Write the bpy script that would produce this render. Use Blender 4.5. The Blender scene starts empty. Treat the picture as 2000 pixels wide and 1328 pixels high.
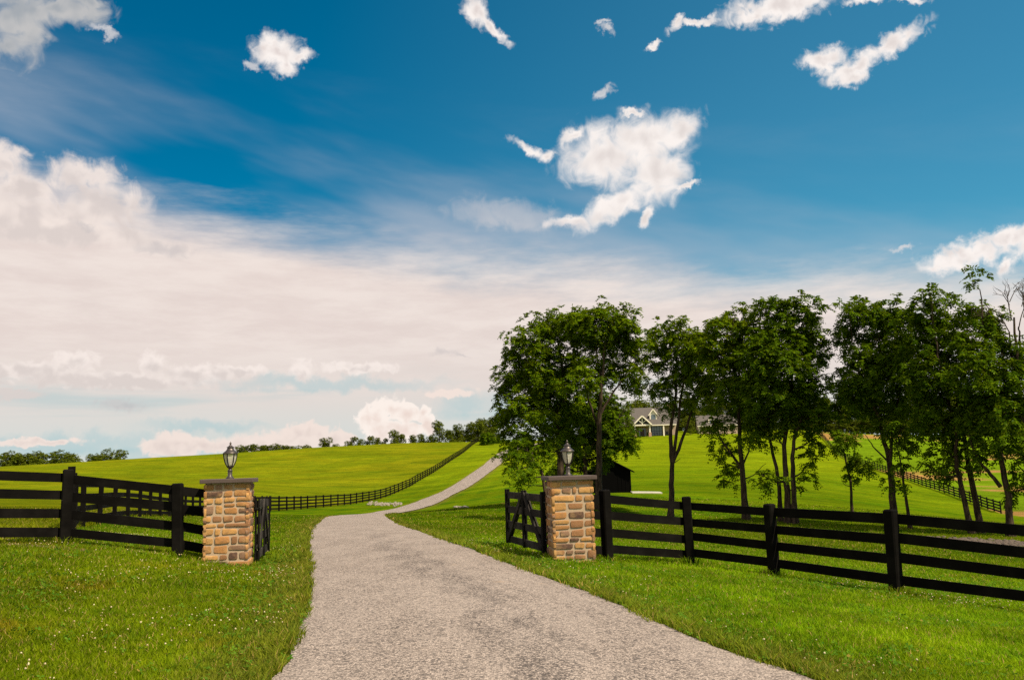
# Country driveway between two stone gate pillars, black board fences, paddock hill, row of walnut trees
import bpy, math, random
import numpy as np
from mathutils import Vector, Matrix

rng = np.random.default_rng(7)
random.seed(7)
scene = bpy.context.scene
COL = scene.collection
R = math.radians

# ------------------------------------------------------------------ camera
EYE = np.array([0.0, 0.0, 1.6])
FOC, PITCH, ROLL = 1700.0, R(8.2), 0.028
_F = np.array([0, math.cos(PITCH), math.sin(PITCH)])
_R0 = np.array([1.0, 0, 0]); _U0 = np.array([0, -math.sin(PITCH), math.cos(PITCH)])
_R = _R0 * math.cos(ROLL) - _U0 * math.sin(ROLL)
_U = _U0 * math.cos(ROLL) + _R0 * math.sin(ROLL)

def ray(px, py):
    d = _F * FOC + _R * (px - 1000.0) + _U * (664.0 - py)
    return d / np.linalg.norm(d)

def at(px, py, Y):                       # point of the place seen at (px, py), Y metres down the road
    d = ray(px, py)
    return EYE + d * (Y / d[1])

def azel(px, py):
    d = ray(px, py)
    return math.degrees(math.atan2(d[0], d[1])), math.degrees(math.asin(d[2]))

cam = bpy.data.cameras.new("camera")
cam.lens, cam.sensor_width = FOC / 2000 * 36, 36
cam.clip_start, cam.clip_end = 0.05, 6000
cam_o = bpy.data.objects.new("camera", cam); COL.objects.link(cam_o)
M3 = Matrix(((_R[0], _U[0], -_F[0]), (_R[1], _U[1], -_F[1]), (_R[2], _U[2], -_F[2])))
cam_o.matrix_world = Matrix.Translation(Vector(EYE)) @ M3.to_4x4()
scene.camera = cam_o

# ------------------------------------------------------------------ helpers
def tag(o, label=None, cat=None, group=None, kind=None):
    if label: o['label'] = label
    if cat: o['category'] = cat
    if group: o['group'] = group
    if kind: o['kind'] = kind
    return o

def thing(name, loc, label, cat, rotz=0, group=None):
    o = bpy.data.objects.new(name, None); COL.objects.link(o)
    o.location = loc; o.rotation_euler = (0, 0, rotz); o.empty_display_size = 0.3
    return tag(o, label, cat, group)

def link_mesh(name, me, mat, parent=None):
    if mat is not None: me.materials.append(mat)
    o = bpy.data.objects.new(name, me); COL.objects.link(o)
    if parent is not None: o.parent = parent
    return o

def np_mesh(name, V, F, smooth=False, col=None, attrs=None):
    """V (n,3), F (m,3|4) int; col (n,3) point colours"""
    V = np.asarray(V, dtype=np.float32); F = np.asarray(F, dtype=np.int32)
    k = F.shape[1]
    me = bpy.data.meshes.new(name)
    me.vertices.add(len(V)); me.vertices.foreach_set('co', V.ravel())
    me.loops.add(F.size); me.loops.foreach_set('vertex_index', F.ravel())
    me.polygons.add(len(F))
    me.polygons.foreach_set('loop_start', np.arange(0, F.size, k, dtype=np.int32))
    me.polygons.foreach_set('loop_total', np.full(len(F), k, dtype=np.int32))
    if smooth: me.polygons.foreach_set('use_smooth', np.ones(len(F), dtype=bool))
    me.update(calc_edges=True); me.validate()
    if col is not None:
        a = me.color_attributes.new('tint', 'FLOAT_COLOR', 'POINT')
        c = np.ones((len(V), 4), dtype=np.float32); c[:, :3] = col
        a.data.foreach_set('color', c.ravel())
    for k_, v in (attrs or {}).items():
        a = me.attributes.new(k_, 'FLOAT', 'POINT'); a.data.foreach_set('value', np.asarray(v, dtype=np.float32))
    return me

class MB:
    """collects boxes, tubes and lathes and links them as one mesh"""
    def __init__(s): s.v = []; s.f = []; s.c = []
    def add(s, V, F, col=None):
        o = len(s.v); s.v += [tuple(p) for p in V]; s.f += [tuple(i + o for i in f) for f in F]
        s.c += [col if col is not None else (1, 1, 1)] * len(V)
    def box(s, c, size, rot=None, taper=1.0, bev=0.0):
        hx, hy, hz = size[0] / 2, size[1] / 2, size[2] / 2
        if bev <= 0:
            V = [(-hx, -hy, -hz), (hx, -hy, -hz), (hx, hy, -hz), (-hx, hy, -hz),
                 (-hx * taper, -hy * taper, hz), (hx * taper, -hy * taper, hz), (hx * taper, hy * taper, hz), (-hx * taper, hy * taper, hz)]
            F = [(0, 3, 2, 1), (4, 5, 6, 7), (0, 1, 5, 4), (1, 2, 6, 5), (2, 3, 7, 6), (3, 0, 4, 7)]
        else:
            b = bev; V = []
            def ring(ix, iy, z):
                ax, ay = hx - ix, hy - iy
                return [(-ax + b, -ay, z), (ax - b, -ay, z), (ax, -ay + b, z), (ax, ay - b, z), (ax - b, ay, z), (-ax + b, ay, z), (-ax, ay - b, z), (-ax, -ay + b, z)]
            V = ring(b, b, -hz) + ring(0, 0, -hz + b) + ring(0, 0, hz - b) + ring(b, b, hz)
            F = [tuple(range(7, -1, -1)), tuple(range(24, 32))]
            for r in range(3):
                for i in range(8):
                    j = (i + 1) % 8
                    F.append((r * 8 + i, r * 8 + j, r * 8 + 8 + j, r * 8 + 8 + i))
        m = rot if rot is not None else Matrix.Identity(3)
        V = [tuple(m @ Vector(p) + Vector(c)) for p in V]
        s.add(V, F)
    def beam(s, a, b, w, h, up=(0, 0, 1), bev=0.0):
        """bar from a to b: w across, h along `up`"""
        a, b = Vector(a), Vector(b); d = b - a; L = d.length; d.normalize()
        u = Vector(up); x = d.cross(u); x.normalize(); u = x.cross(d)
        m = Matrix((d, x, u)).transposed()
        s.box((a + b) / 2, (L, w, h), m, bev=bev)
    def tube(s, pts, radii, n=8, caps=True):
        pts = [Vector(p) for p in pts]; rings = []; prev = None
        for i, p in enumerate(pts):
            t = (pts[min(i + 1, len(pts) - 1)] - pts[max(i - 1, 0)])
            if t.length < 1e-9: t = Vector((0, 0, 1))
            t.normalize()
            ref = prev if prev is not None else (Vector((1, 0, 0)) if abs(t.x) < .9 else Vector((0, 1, 0)))
            x = ref - t * ref.dot(t); x.normalize(); y = t.cross(x); prev = x
            rings.append([p + (x * math.cos(2 * math.pi * k / n) + y * math.sin(2 * math.pi * k / n)) * radii[i] for k in range(n)])
        V = [q for r_ in rings for q in r_]; F = []
        for i in range(len(pts) - 1):
            for k in range(n):
                j = (k + 1) % n
                F.append((i * n + k, i * n + j, i * n + n + j, i * n + n + k))
        if caps:
            F.append(tuple(range(n - 1, -1, -1))); F.append(tuple((len(pts) - 1) * n + k for k in range(n)))
        s.add(V, F)
    def lathe(s, prof, n=16, c=(0, 0, 0), phase=0.0):
        V = []; F = []
        for (r_, z) in prof:
            for k in range(n):
                a = phase + 2 * math.pi * k / n
                V.append((c[0] + r_ * math.cos(a), c[1] + r_ * math.sin(a), c[2] + z))
        for i in range(len(prof) - 1):
            for k in range(n):
                j = (k + 1) % n
                F.append((i * n + k, i * n + j, i * n + n + j, i * n + n + k))
        F.append(tuple(range(n - 1, -1, -1))); F.append(tuple((len(prof) - 1) * n + k for k in range(n)))
        s.add(V, F)
    def build(s, name, mat, parent=None, smooth=False, tint=False):
        me = bpy.data.meshes.new(name); me.from_pydata(s.v, [], s.f); me.update()
        if smooth:
            me.polygons.foreach_set('use_smooth', np.ones(len(me.polygons), dtype=bool))
            try: me.set_sharp_from_angle(angle=R(40))
            except Exception: pass
        if tint:
            a = me.color_attributes.new('tint', 'FLOAT_COLOR', 'POINT')
            a.data.foreach_set('color', np.array([(c[0], c[1], c[2], 1) for c in s.c], dtype=np.float32).ravel())
        return link_mesh(name, me, mat, parent)

def copy_tree(o, parent=None):
    c = o.copy(); COL.objects.link(c)
    if parent is not None: c.parent = parent
    for ch in list(o.children): copy_tree(ch, c)
    return c

# numpy value noise (for shapes, not colours of light)
_perm = rng.random((256, 256))
def vnoise(x, y):
    x = np.asarray(x, float); y = np.asarray(y, float)
    xi = np.floor(x).astype(int); yi = np.floor(y).astype(int); fx = x - xi; fy = y - yi
    fx = fx * fx * (3 - 2 * fx); fy = fy * fy * (3 - 2 * fy)
    g = lambda a, b: _perm[a & 255, b & 255]
    return (g(xi, yi) * (1 - fx) + g(xi + 1, yi) * fx) * (1 - fy) + (g(xi, yi + 1) * (1 - fx) + g(xi + 1, yi + 1) * fx) * fy
def fbm(x, y, o=4):
    x = np.asarray(x, float); y = np.asarray(y, float); s = 0; a = .5; t = 0
    for i in range(o):
        s = s + a * vnoise(x * 2 ** i + 17.3 * i, y * 2 ** i + 9.1 * i); t += a; a *= .5
    return s / t

# ------------------------------------------------------------------ node helper
class NT:
    def __init__(s, tree): s.t = tree; s.n = tree.nodes; s.l = tree.links
    def node(s, typ, **kw):
        n = s.n.new(typ)
        for k, v in kw.items(): setattr(n, k, v)
        return n
    def put(s, sock, v):
        if isinstance(v, bpy.types.NodeSocket): s.l.new(v, sock)
        elif v is not None:
            if hasattr(sock.default_value, '__len__'):
                v = tuple(v)
                if len(sock.default_value) == 4 and len(v) == 3: v = v + (1,)
            sock.default_value = v
    def math(s, op, a, b=None, c=None, clamp=False):
        n = s.node('ShaderNodeMath', operation=op, use_clamp=clamp)
        for i, v in enumerate((a, b, c)):
            if v is not None: s.put(n.inputs[i], v)
        return n.outputs[0]
    def vmath(s, op, a, b=None, scale=None):
        n = s.node('ShaderNodeVectorMath', operation=op)
        s.put(n.inputs[0], a)
        if b is not None: s.put(n.inputs[1], b)
        if scale is not None: s.put(n.inputs['Scale'], scale)
        return n.outputs['Value'] if op in ('LENGTH', 'DOT_PRODUCT', 'DISTANCE') else n.outputs[0]
    def noise(s, vec, scale, detail=3, rough=.5, dist=0, color=False, dim='3D'):
        n = s.node('ShaderNodeTexNoise', noise_dimensions=dim)
        s.put(n.inputs['Vector'], vec); s.put(n.inputs['Scale'], scale)
        n.inputs['Detail'].default_value = detail; n.inputs['Roughness'].default_value = rough; n.inputs['Distortion'].default_value = dist
        return n.outputs['Color'] if color else n.outputs[0]
    def smooth(s, v, lo, hi, a=0.0, b=1.0):
        n = s.node('ShaderNodeMapRange', interpolation_type='SMOOTHSTEP')
        s.put(n.inputs['Value'], v); s.put(n.inputs['From Min'], lo); s.put(n.inputs['From Max'], hi)
        s.put(n.inputs['To Min'], a); s.put(n.inputs['To Max'], b)
        return n.outputs[0]
    def lin(s, v, lo, hi, a=0.0, b=1.0):
        n = s.node('ShaderNodeMapRange', interpolation_type='LINEAR')
        s.put(n.inputs['Value'], v); s.put(n.inputs['From Min'], lo); s.put(n.inputs['From Max'], hi)
        s.put(n.inputs['To Min'], a); s.put(n.inputs['To Max'], b)
        return n.outputs[0]
    def mix(s, f, a, b, mode='MIX'):
        n = s.node('ShaderNodeMix', data_type='RGBA', blend_type=mode)
        s.put(n.inputs['Factor'], f); s.put(n.inputs['A'], a) if False else None
        s.put(n.inputs[6], a); s.put(n.inputs[7], b)
        return n.outputs[2]
    def sep(s, v):
        n = s.node('ShaderNodeSeparateXYZ'); s.put(n.inputs[0], v); return n.outputs
    def comb(s, x=0.0, y=0.0, z=0.0):
        n = s.node('ShaderNodeCombineXYZ')
        for i, v in enumerate((x, y, z)): s.put(n.inputs[i], v)
        return n.outputs[0]
    def attr(s, name):
        n = s.node('ShaderNodeAttribute', attribute_name=name); return n
    def bump(s, h, strength=.3, dist=.02, normal=None):
        n = s.node('ShaderNodeBump'); s.put(n.inputs['Height'], h)
        n.inputs['Strength'].default_value = strength; n.inputs['Distance'].default_value = dist
        if normal is not None: s.put(n.inputs['Normal'], normal)
        return n.outputs[0]

def new_mat(name):
    m = bpy.data.materials.new(name); m.use_nodes = True
    nt = NT(m.node_tree); m.node_tree.nodes.clear()
    out = nt.node('ShaderNodeOutputMaterial')
    return m, nt, out

def princ(nt, out, color, rough=.6, normal=None, metal=0.0, spec=.5):
    b = nt.node('ShaderNodeBsdfPrincipled')
    nt.put(b.inputs['Base Color'], color); nt.put(b.inputs['Roughness'], rough)
    b.inputs['Metallic'].default_value = metal; b.inputs['Specular IOR Level'].default_value = spec
    if normal is not None: nt.put(b.inputs['Normal'], normal)
    nt.l.new(b.outputs[0], out.inputs[0])
    return b

def pos(nt): return nt.node('ShaderNodeNewGeometry').outputs['Position']
def objco(nt): return nt.node('ShaderNodeTexCoord').outputs['Object']
def island(nt): return nt.node('ShaderNodeNewGeometry').outputs['Random Per Island']

def simple_mat(name, color, rough=.6, var=.15, scale=8, bump=.2, metal=0.0, spec=.5, bdist=.01):
    m, nt, out = new_mat(name)
    p = objco(nt); n = nt.noise(p, scale, 5, .6)
    c = nt.mix(n, [x * (1 - var) for x in color], [x * (1 + var) for x in color])
    nb = nt.bump(nt.noise(p, scale * 4, 4, .6), bump, bdist)
    princ(nt, out, c, rough, nb, metal, spec)
    return m

exec_order = []
# ------------------------------------------------------------------ terrain
HZ = []   # control points (x, y, z)
def cp(px, py, Y): p = at(px, py, Y); HZ.append(tuple(p))
for q in [  # px, py of bare ground and how far down the road it lies
    (1060, 1328, 6.5), (450, 1103, 15.2), (1120, 1096, 15.7), (347, 1086, 15.1), (125, 1063, 15.1), (-90, 1068, 13.6),
    (1187, 1095, 16.4), (1348, 1104, 17.0), (1510, 1125, 15.8), (1752, 1160, 13.5), (2060, 1205, 12.2),
    (520, 1088, 17.8), (990, 1066, 18.4),
    (738, 1060, 21), (710, 1040, 27), (690, 1021, 42), (700, 1008, 58), (745, 1004, 70), (815, 992, 85), (862, 970, 108),
    (925, 940, 135), (955, 914, 165), (985, 891, 205), (1003, 880, 235),
    (145, 1035, 22.5), (255, 1012, 32.5), (318, 1010, 41), (399, 1006, 56), (517, 999, 75), (700, 982.5, 112), (750, 972, 124),
    (800, 951, 142), (850, 922, 172), (900, 889, 222), (937, 863, 285),
    (1310, 1018, 50), (1457, 1014, 47), (1545, 1022, 45), (1665, 1012, 50), (1775, 1028, 44), (1904, 1040, 40), (1973, 1048, 38), (2150, 1055, 38),
    (1110, 985, 55), (1210, 962, 72), (1130, 935, 110), (1400, 925, 115), (1550, 925, 120), (1500, 873, 205),
    (1262, 852, 230), (1400, 848, 232), (1550, 846, 235), (1300, 876, 205), (1400, 874, 208), (1300, 856, 222), (1400, 854, 224),
    (1955, 1003, 90), (1800, 946, 130), (1700, 911, 175), (1640, 884, 215), (1900, 930, 150),
    (1700, 848, 290), (1950, 850, 300), (2150, 850, 300), (1850, 885, 210),
    (600, 875, 300), (300, 893.5, 290), (0, 911, 280), (800, 865, 300), (450, 885, 295),
    (600, 915, 205), (300, 935, 180), (0, 950, 160), (450, 950, 130), (150, 985, 80)]: cp(*q)
HZ += [(0, 0, 0.0), (-3, 3, 0.08), (3, 3, -.06), (-6, 8, .22), (6, 8, -.32), (0, -15, 0.1), (-25, -10, .4), (25, -10, -.6), (-45, 20, 1.2), (45, 15, -1.6),
       (-80, 60, 1.5), (60, 45, -2.6), (-160, 120, 3), (130, 90, -5), (0, 420, 6), (-140, 420, 4.5), (-280, 400, 3), (90, 400, 7), (230, 400, 5), (-300, 220, 3), (260, 220, 2)]
HZ = np.array(HZ)
def _warp(x, y):
    yy = np.maximum(np.asarray(y, float), -20) + 32
    return np.asarray(x, float) / yy * 1.6, np.log(yy)
_u, _v = _warp(HZ[:, 0], HZ[:, 1])
def _U2(r2): return np.where(r2 > 1e-12, .5 * r2 * np.log(np.maximum(r2, 1e-12)), 0)
_n = len(HZ)
_A = np.zeros((_n + 3, _n + 3))
_A[:_n, :_n] = _U2((_u[:, None] - _u[None]) ** 2 + (_v[:, None] - _v[None]) ** 2) + np.eye(_n) * 2e-4
_A[:_n, _n:] = np.c_[np.ones(_n), _u, _v]; _A[_n:, :_n] = _A[:_n, _n:].T
_W = np.linalg.solve(_A, np.r_[HZ[:, 2], 0, 0, 0])

def H(x, y):
    x = np.atleast_1d(np.asarray(x, float)).ravel(); y = np.atleast_1d(np.asarray(y, float)).ravel()
    out = np.empty(len(x))
    for i in range(0, len(x), 20000):
        a = x[i:i + 20000]; b = y[i:i + 20000]
        rr = np.hypot(a, b)
        lim = np.minimum(1, 460 / np.maximum(rr, 1))
        u, v = _warp(a * lim, b * lim)
        u = np.clip(u, -1.9, 1.9)
        z = _U2((u[:, None] - _u[None]) ** 2 + (v[:, None] - _v[None]) ** 2) @ _W[:_n] + _W[_n] + _W[_n + 1] * u + _W[_n + 2] * v
        t = np.clip((rr - 330) / 170, 0, 1); t = t * t * (3 - 2 * t)
        z = z * (1 - t) + (-2.0) * t
        amp = .02 + .1 * np.clip((rr - 12) / 80, 0, 1)
        z = z + amp * (fbm(a / 6.0 + 50, b / 6.0 + 50, 3) - .5)
        out[i:i + 20000] = z
    return out
def h1(x, y): return float(H([x], [y])[0])

def hit(px, py):                          # where the line of sight meets the ground
    d = ray(px, py); t = np.geomspace(3, 520, 900)
    P = EYE[None] + d[None] * t[:, None]
    below = P[:, 2] < H(P[:, 0], P[:, 1])
    i = int(np.argmax(below)) if below.any() else len(t) - 1
    return P[i]

# the two edges of the drive
def catmull(P, m=14):
    P = np.vstack([2 * P[0] - P[1], P, 2 * P[-1] - P[-2]]); out = []
    for i in range(1, len(P) - 2):
        for k in range(m):
            t = k / m
            out.append(.5 * ((2 * P[i]) + (-P[i - 1] + P[i + 1]) * t + (2 * P[i - 1] - 5 * P[i] + 4 * P[i + 1] - P[i + 2]) * t * t + (-P[i - 1] + 3 * P[i] - 3 * P[i + 1] + P[i + 2]) * t ** 3))
    out.append(P[-2]); return np.array(out)
eL = [tuple(hit(*q)[:2]) for q in [(540, 1328), (572, 1262), (597, 1205), (606, 1150), (603, 1095), (604, 1060), (609, 1036), (623, 1022)]]
eR = [tuple(hit(*q)[:2]) for q in [(1585, 1328), (1450, 1284), (1300, 1226), (1150, 1160), (1000, 1105), (878, 1060), (820, 1039), (775, 1023)]]
fc = [tuple(at(px, py, Y)[:2]) for (px, py, Y) in [(697, 1009.5, 57), (735, 1005, 68), (776, 1000, 78), (822, 989.5, 92), (865, 968, 112), (912, 948, 134), (936, 929, 152), (957, 912, 170), (975, 896, 198), (1000, 880, 236)]]
fc += [(fc[-1][0] + 9, fc[-1][1] + 18), (fc[-1][0] + 26, fc[-1][1] + 30)]
fca = np.array(fc); ft = np.gradient(fca, axis=0); ft /= np.linalg.norm(ft, axis=1)[:, None]
for c, t in zip(fca, ft):
    eL.append((c[0] - t[1] * 1.75, c[1] + t[0] * 1.75)); eR.append((c[0] + t[1] * 1.75, c[1] - t[0] * 1.75))
eL = [(eL[0][0] - 2.6, -9), (eL[0][0] - 1.3, -2), (eL[0][0] - .45, 3.2)] + eL
eR = [(eR[0][0] + 3.0, -9), (eR[0][0] + 1.9, -2), (eR[0][0] + .75, 3.2)] + eR
eL = np.array(sorted(eL, key=lambda q: q[1])); eR = np.array(sorted(eR, key=lambda q: q[1]))
def edge_fn(E):
    C_ = catmull(E, 12); C_ = C_[np.argsort(C_[:, 1])]
    yy = np.r_[np.arange(-9, 40, .25), np.arange(40, C_[:, 1].max(), 1.0)]; xx = np.interp(yy, C_[:, 1], C_[:, 0])
    k = np.hanning(9); k /= k.sum(); xs = np.convolve(np.pad(xx, 4, mode='edge'), k, 'valid')
    g = np.gradient(xs, yy)
    return (lambda y: np.interp(y, yy, xs)), (lambda y: 1 / np.sqrt(1 + np.interp(y, yy, g) ** 2))
xL, cL = edge_fn(eL); xR, cR = edge_fn(eR)
Y_END = min(eL[:, 1].max(), eR[:, 1].max()) - 1
def road_dist(x, y):
    """signed distance beyond the road edge (negative on the road) and side (+1 right)"""
    x = np.asarray(x, float); y = np.asarray(y, float)
    dl = (xL(y) - x) * cL(y); dr = (x - xR(y)) * cR(y)
    return np.maximum(dl, dr), np.where(dr > dl, 1.0, -1.0)

# fence lines in plan (x, y)
PADDOCK = np.array([at(px, 1000, Y)[:2] for px, Y in [(138, 15.9), (142, 19), (146, 22.5), (211, 28), (255, 32.5), (290, 37), (318, 41), (364, 49), (399, 56), (440, 62), (517, 75), (600, 91), (700, 112), (750, 124), (800, 142), (850, 172), (900, 222), (937, 285)]])
FARFENCE = np.array([at(px, 1000, Y)[:2] for px, Y in [(1955, 90), (1880, 107), (1800, 130), (1750, 150), (1700, 175), (1640, 215), (1600, 255)]])
LEFTF = [(-300, 12.2), (-90, 13.6), (125, 15.1), (347, 15.1)]
RIGHTF = [(1187, 16.2), (1348, 17.0), (1510, 15.8), (1745, 13.5), (2075, 12.0), (2500, 11.0)]
LEFTF = [tuple(at(px, 1080, Y)[:2]) for px, Y in LEFTF]
RIGHTF = [tuple(at(px, 1090, Y)[:2]) for px, Y in RIGHTF]
PIL_L = at(446, 1100, 15.3)[:2]; PIL_R = at(1116, 1095, 15.75)[:2]
PROT = R(6.5)

def build_ground():
    th_f = np.radians(np.linspace(-48, 48, 700))
    th_b = np.radians(np.linspace(48, 312, 90))[1:-1]
    th = np.r_[th_f, th_b]                                  # azimuth from +y, clockwise
    rad = np.r_[np.linspace(.02, 3.0, 10)[:-1], np.geomspace(3.0, 560, 420), np.geomspace(600, 3500, 14)]
    T, Q = np.meshgrid(th, rad); X = (Q * np.sin(T)).ravel(); Y = (Q * np.cos(T)).ravel()
    Z = H(X, Y)
    n, m = len(th), len(rad)
    I = np.arange(m - 1)[:, None] * n + np.arange(n)[None]; J = np.arange(m - 1)[:, None] * n + (np.arange(n)[None] + 1) % n
    F = np.stack([I, I + n, J + n, J], -1).reshape(-1, 4)[:, ::-1]
    V = np.c_[X, Y, Z]
    c0 = np.array([[0, 0, h1(0, 0)]]); V = np.vstack([V, c0])
    # attributes: signed distance to the drive, paddock / lawn / far field masks
    rr = np.hypot(X, Y); rd = np.full(len(V), 60.0)
    near = np.where(rr < 300)[0]
    d, sd = road_dist(X[near], Y[near]); rd[near] = d * sd
    pad = np.zeros(len(V)); far = np.zeros(len(V))
    xf = np.interp(Y, PADDOCK[:, 1], PADDOCK[:, 0])
    pad[:-1] = ((X < xf) & (Y > 15.3)) * 1.0
    xg = np.interp(Y, FARFENCE[:, 1], FARFENCE[:, 0])
    far[:-1] = ((X > xg) & (Y > 60)) * 1.0
    me = np_mesh('ground', V, F, True, attrs={'rd': rd, 'paddock': pad, 'farfield': far})
    return me

# ------------------------------------------------------------------ grass colours shared by turf and blades
def near0(nt, p): return nt.smooth(nt.vmath('LENGTH', p), 24, 16)
def grass_color(nt):
    p = pos(nt)
    big = nt.noise(p, .05, 3, .55); mid = nt.noise(p, .35, 4, .6); fine = nt.noise(p, 2.6, 4, .65)
    green = nt.mix(nt.smooth(mid, .35, .65), (.078, .185, .002), (.145, .240, .003))
    green = nt.mix(nt.smooth(fine, .40, .75), green, (.205, .290, .004))
    green = nt.mix(nt.smooth(fine, .50, .24), green, (.040, .110, .002))
    thin = nt.smooth(nt.noise(nt.vmath('ADD', p, (31, 7, 0)), .8, 5, .65), .53, .70)
    px_ = nt.sep(p)[0]; west = nt.smooth(px_, 1.0, -2.5, .35, 1.0)
    green = nt.mix(nt.math('MULTIPLY', nt.smooth(px_, 0.0, -3.0, 0, .45), near0(nt, p)), green, (.155, .160, .003))
    green = nt.mix(nt.math('MULTIPLY', nt.math('MULTIPLY', thin, .85), west), green, (.25, .185, .010))
    lush = nt.smooth(nt.noise(nt.vmath('ADD', p, (3, 77, 0)), .45, 4, .6), .52, .68)
    green = nt.mix(nt.math('MULTIPLY', lush, .55), green, (.055, .150, .003))
    vn = nt.lin(nt.noise(nt.vmath('ADD', p, (13, 5, 0)), .55, 6, .62), .34, .66, .58, 1.22)
    vn = nt.math('MULTIPLY', vn, nt.smooth(px_, -.5, -3.0, 1.14, .92))
    hv = nt.node('ShaderNodeHueSaturation'); nt.put(hv.inputs['Color'], green); n0 = near0(nt, p)
    nt.put(hv.inputs['Value'], nt.math('ADD', nt.math('MULTIPLY', vn, n0), nt.math('SUBTRACT', 1.0, n0))); green = hv.outputs[0]
    # the lawn is mown in bands that follow the drive
    rd = nt.attr('rd').outputs['Fac']
    wob = nt.math('ADD', rd, nt.math('MULTIPLY', nt.math('SUBTRACT', nt.noise(p, .12, 2), .5), 1.6))
    st = nt.math('SINE', nt.math('MULTIPLY', wob, 2 * math.pi / 3.1))
    near = nt.smooth(nt.vmath('LENGTH', p), 18, 32)
    ab = nt.math('ABSOLUTE', rd)
    stm = nt.math('MULTIPLY', nt.math('MULTIPLY', nt.smooth(ab, 30, 14), near), .75)
    lawn = nt.mix(nt.math('MULTIPLY', nt.smooth(st, -.5, .5), stm), green, (.070, .165, .004))
    # mower passes across the slope before the house
    sx = nt.noise(nt.vmath('MULTIPLY', p, (.02, .22, .1)), 1.0, 3, .6)
    lawn = nt.mix(nt.math('MULTIPLY', nt.smooth(sx, .42, .6), nt.math('MULTIPLY', near, .7)), lawn, (.195, .255, .004))
    lawn = nt.mix(nt.math('MULTIPLY', nt.smooth(nt.noise(nt.vmath('MULTIPLY', p, (.03, .5, .1)), 1.0, 4, .7), .56, .70), nt.math('MULTIPLY', near, .8)), lawn, (.075, .145, .003))
    dl_ = nt.vmath('LENGTH', p); farl = nt.smooth(dl_, 80, 175)
    lawn = nt.mix(nt.math('MULTIPLY', farl, .55), lawn, (.215, .245, .004))
    # rough paddock
    pf = nt.noise(nt.vmath('MULTIPLY', p, (.12, .45, .3)), 1.0, 6, .7)
    padc = nt.mix(nt.smooth(big, .35, .68), (.165, .195, .004), (.225, .222, .005))
    padc = nt.mix(nt.smooth(pf, .50, .64), padc, (.110, .150, .004))
    padc = nt.mix(nt.smooth(nt.noise(nt.vmath('MULTIPLY', p, (.35, .9, .3)), 1.0, 4, .6), .61, .70), padc, (.060, .105, .004))
    c = nt.mix(nt.attr('paddock').outputs['Fac'], lawn, padc)
    # the field past the far fence: crop and bare straw
    ff = nt.noise(nt.vmath('MULTIPLY', p, (.018, .035, .1)), 1.0, 4, .6)
    fc = nt.mix(nt.smooth(ff, .51, .57), (.15, .24, .006), nt.mix(nt.noise(p, .6, 3), (.34, .17, .05), (.42, .25, .08)))
    c = nt.mix(nt.attr('farfield').outputs['Fac'], c, fc)
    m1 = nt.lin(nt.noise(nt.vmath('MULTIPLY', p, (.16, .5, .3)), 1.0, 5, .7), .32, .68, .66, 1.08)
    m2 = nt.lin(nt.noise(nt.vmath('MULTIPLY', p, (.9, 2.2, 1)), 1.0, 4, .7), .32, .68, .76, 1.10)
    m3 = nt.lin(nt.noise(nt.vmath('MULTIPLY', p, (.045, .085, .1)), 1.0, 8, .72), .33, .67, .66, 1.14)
    mm = nt.math('MULTIPLY', nt.math('MULTIPLY', nt.math('MULTIPLY', m1, m2), m3), nt.smooth(dl_, 70, 170, .74, 1.04)); mm = nt.math('ADD', nt.math('MULTIPLY', mm, near), nt.math('SUBTRACT', 1.0, near))  # mottling; mid-distance turf also darkened in colour to stand for blade self-shadow
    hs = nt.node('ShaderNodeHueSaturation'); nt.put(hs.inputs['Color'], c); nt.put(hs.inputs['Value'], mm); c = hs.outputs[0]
    # bare, yellowed fringe beside the drive
    edge = nt.smooth(nt.math('SUBTRACT', ab, nt.math('MULTIPLY', nt.noise(p, .9, 3), 1.2)), .40, -.45)
    c = nt.mix(nt.math('MULTIPLY', edge, .5), c, nt.mix(nt.noise(p, 3.2, 3), (.10, .075, .022), (.20, .155, .03)))
    return c

def ground_mat():
    m, nt, out = new_mat('turf')
    p = pos(nt)
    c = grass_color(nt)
    hi = nt.noise(p, 9.0, 6, .75); vh = nt.noise(p, 45.0, 3, .7)
    d = nt.vmath('LENGTH', p)
    c = nt.mix(nt.math('MULTIPLY', nt.smooth(hi, .5, .34), .55), c, (.028, .062, .006))
    mid = nt.noise(nt.vmath('MULTIPLY', p, (1.0, .8, 1.0)), 1.3, 5, .8)
    c = nt.mix(nt.math('MULTIPLY', nt.smooth(mid, .5, .36), .35), c, (.045, .10, .008))
    hb = nt.math('ADD', nt.math('MULTIPLY', hi, .6), nt.math('MULTIPLY', mid, 1.2))
    nb = nt.bump(hb, .9, .12)
    b = princ(nt, out, c, 1.0, nb, 0, .0)
    return m

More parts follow.
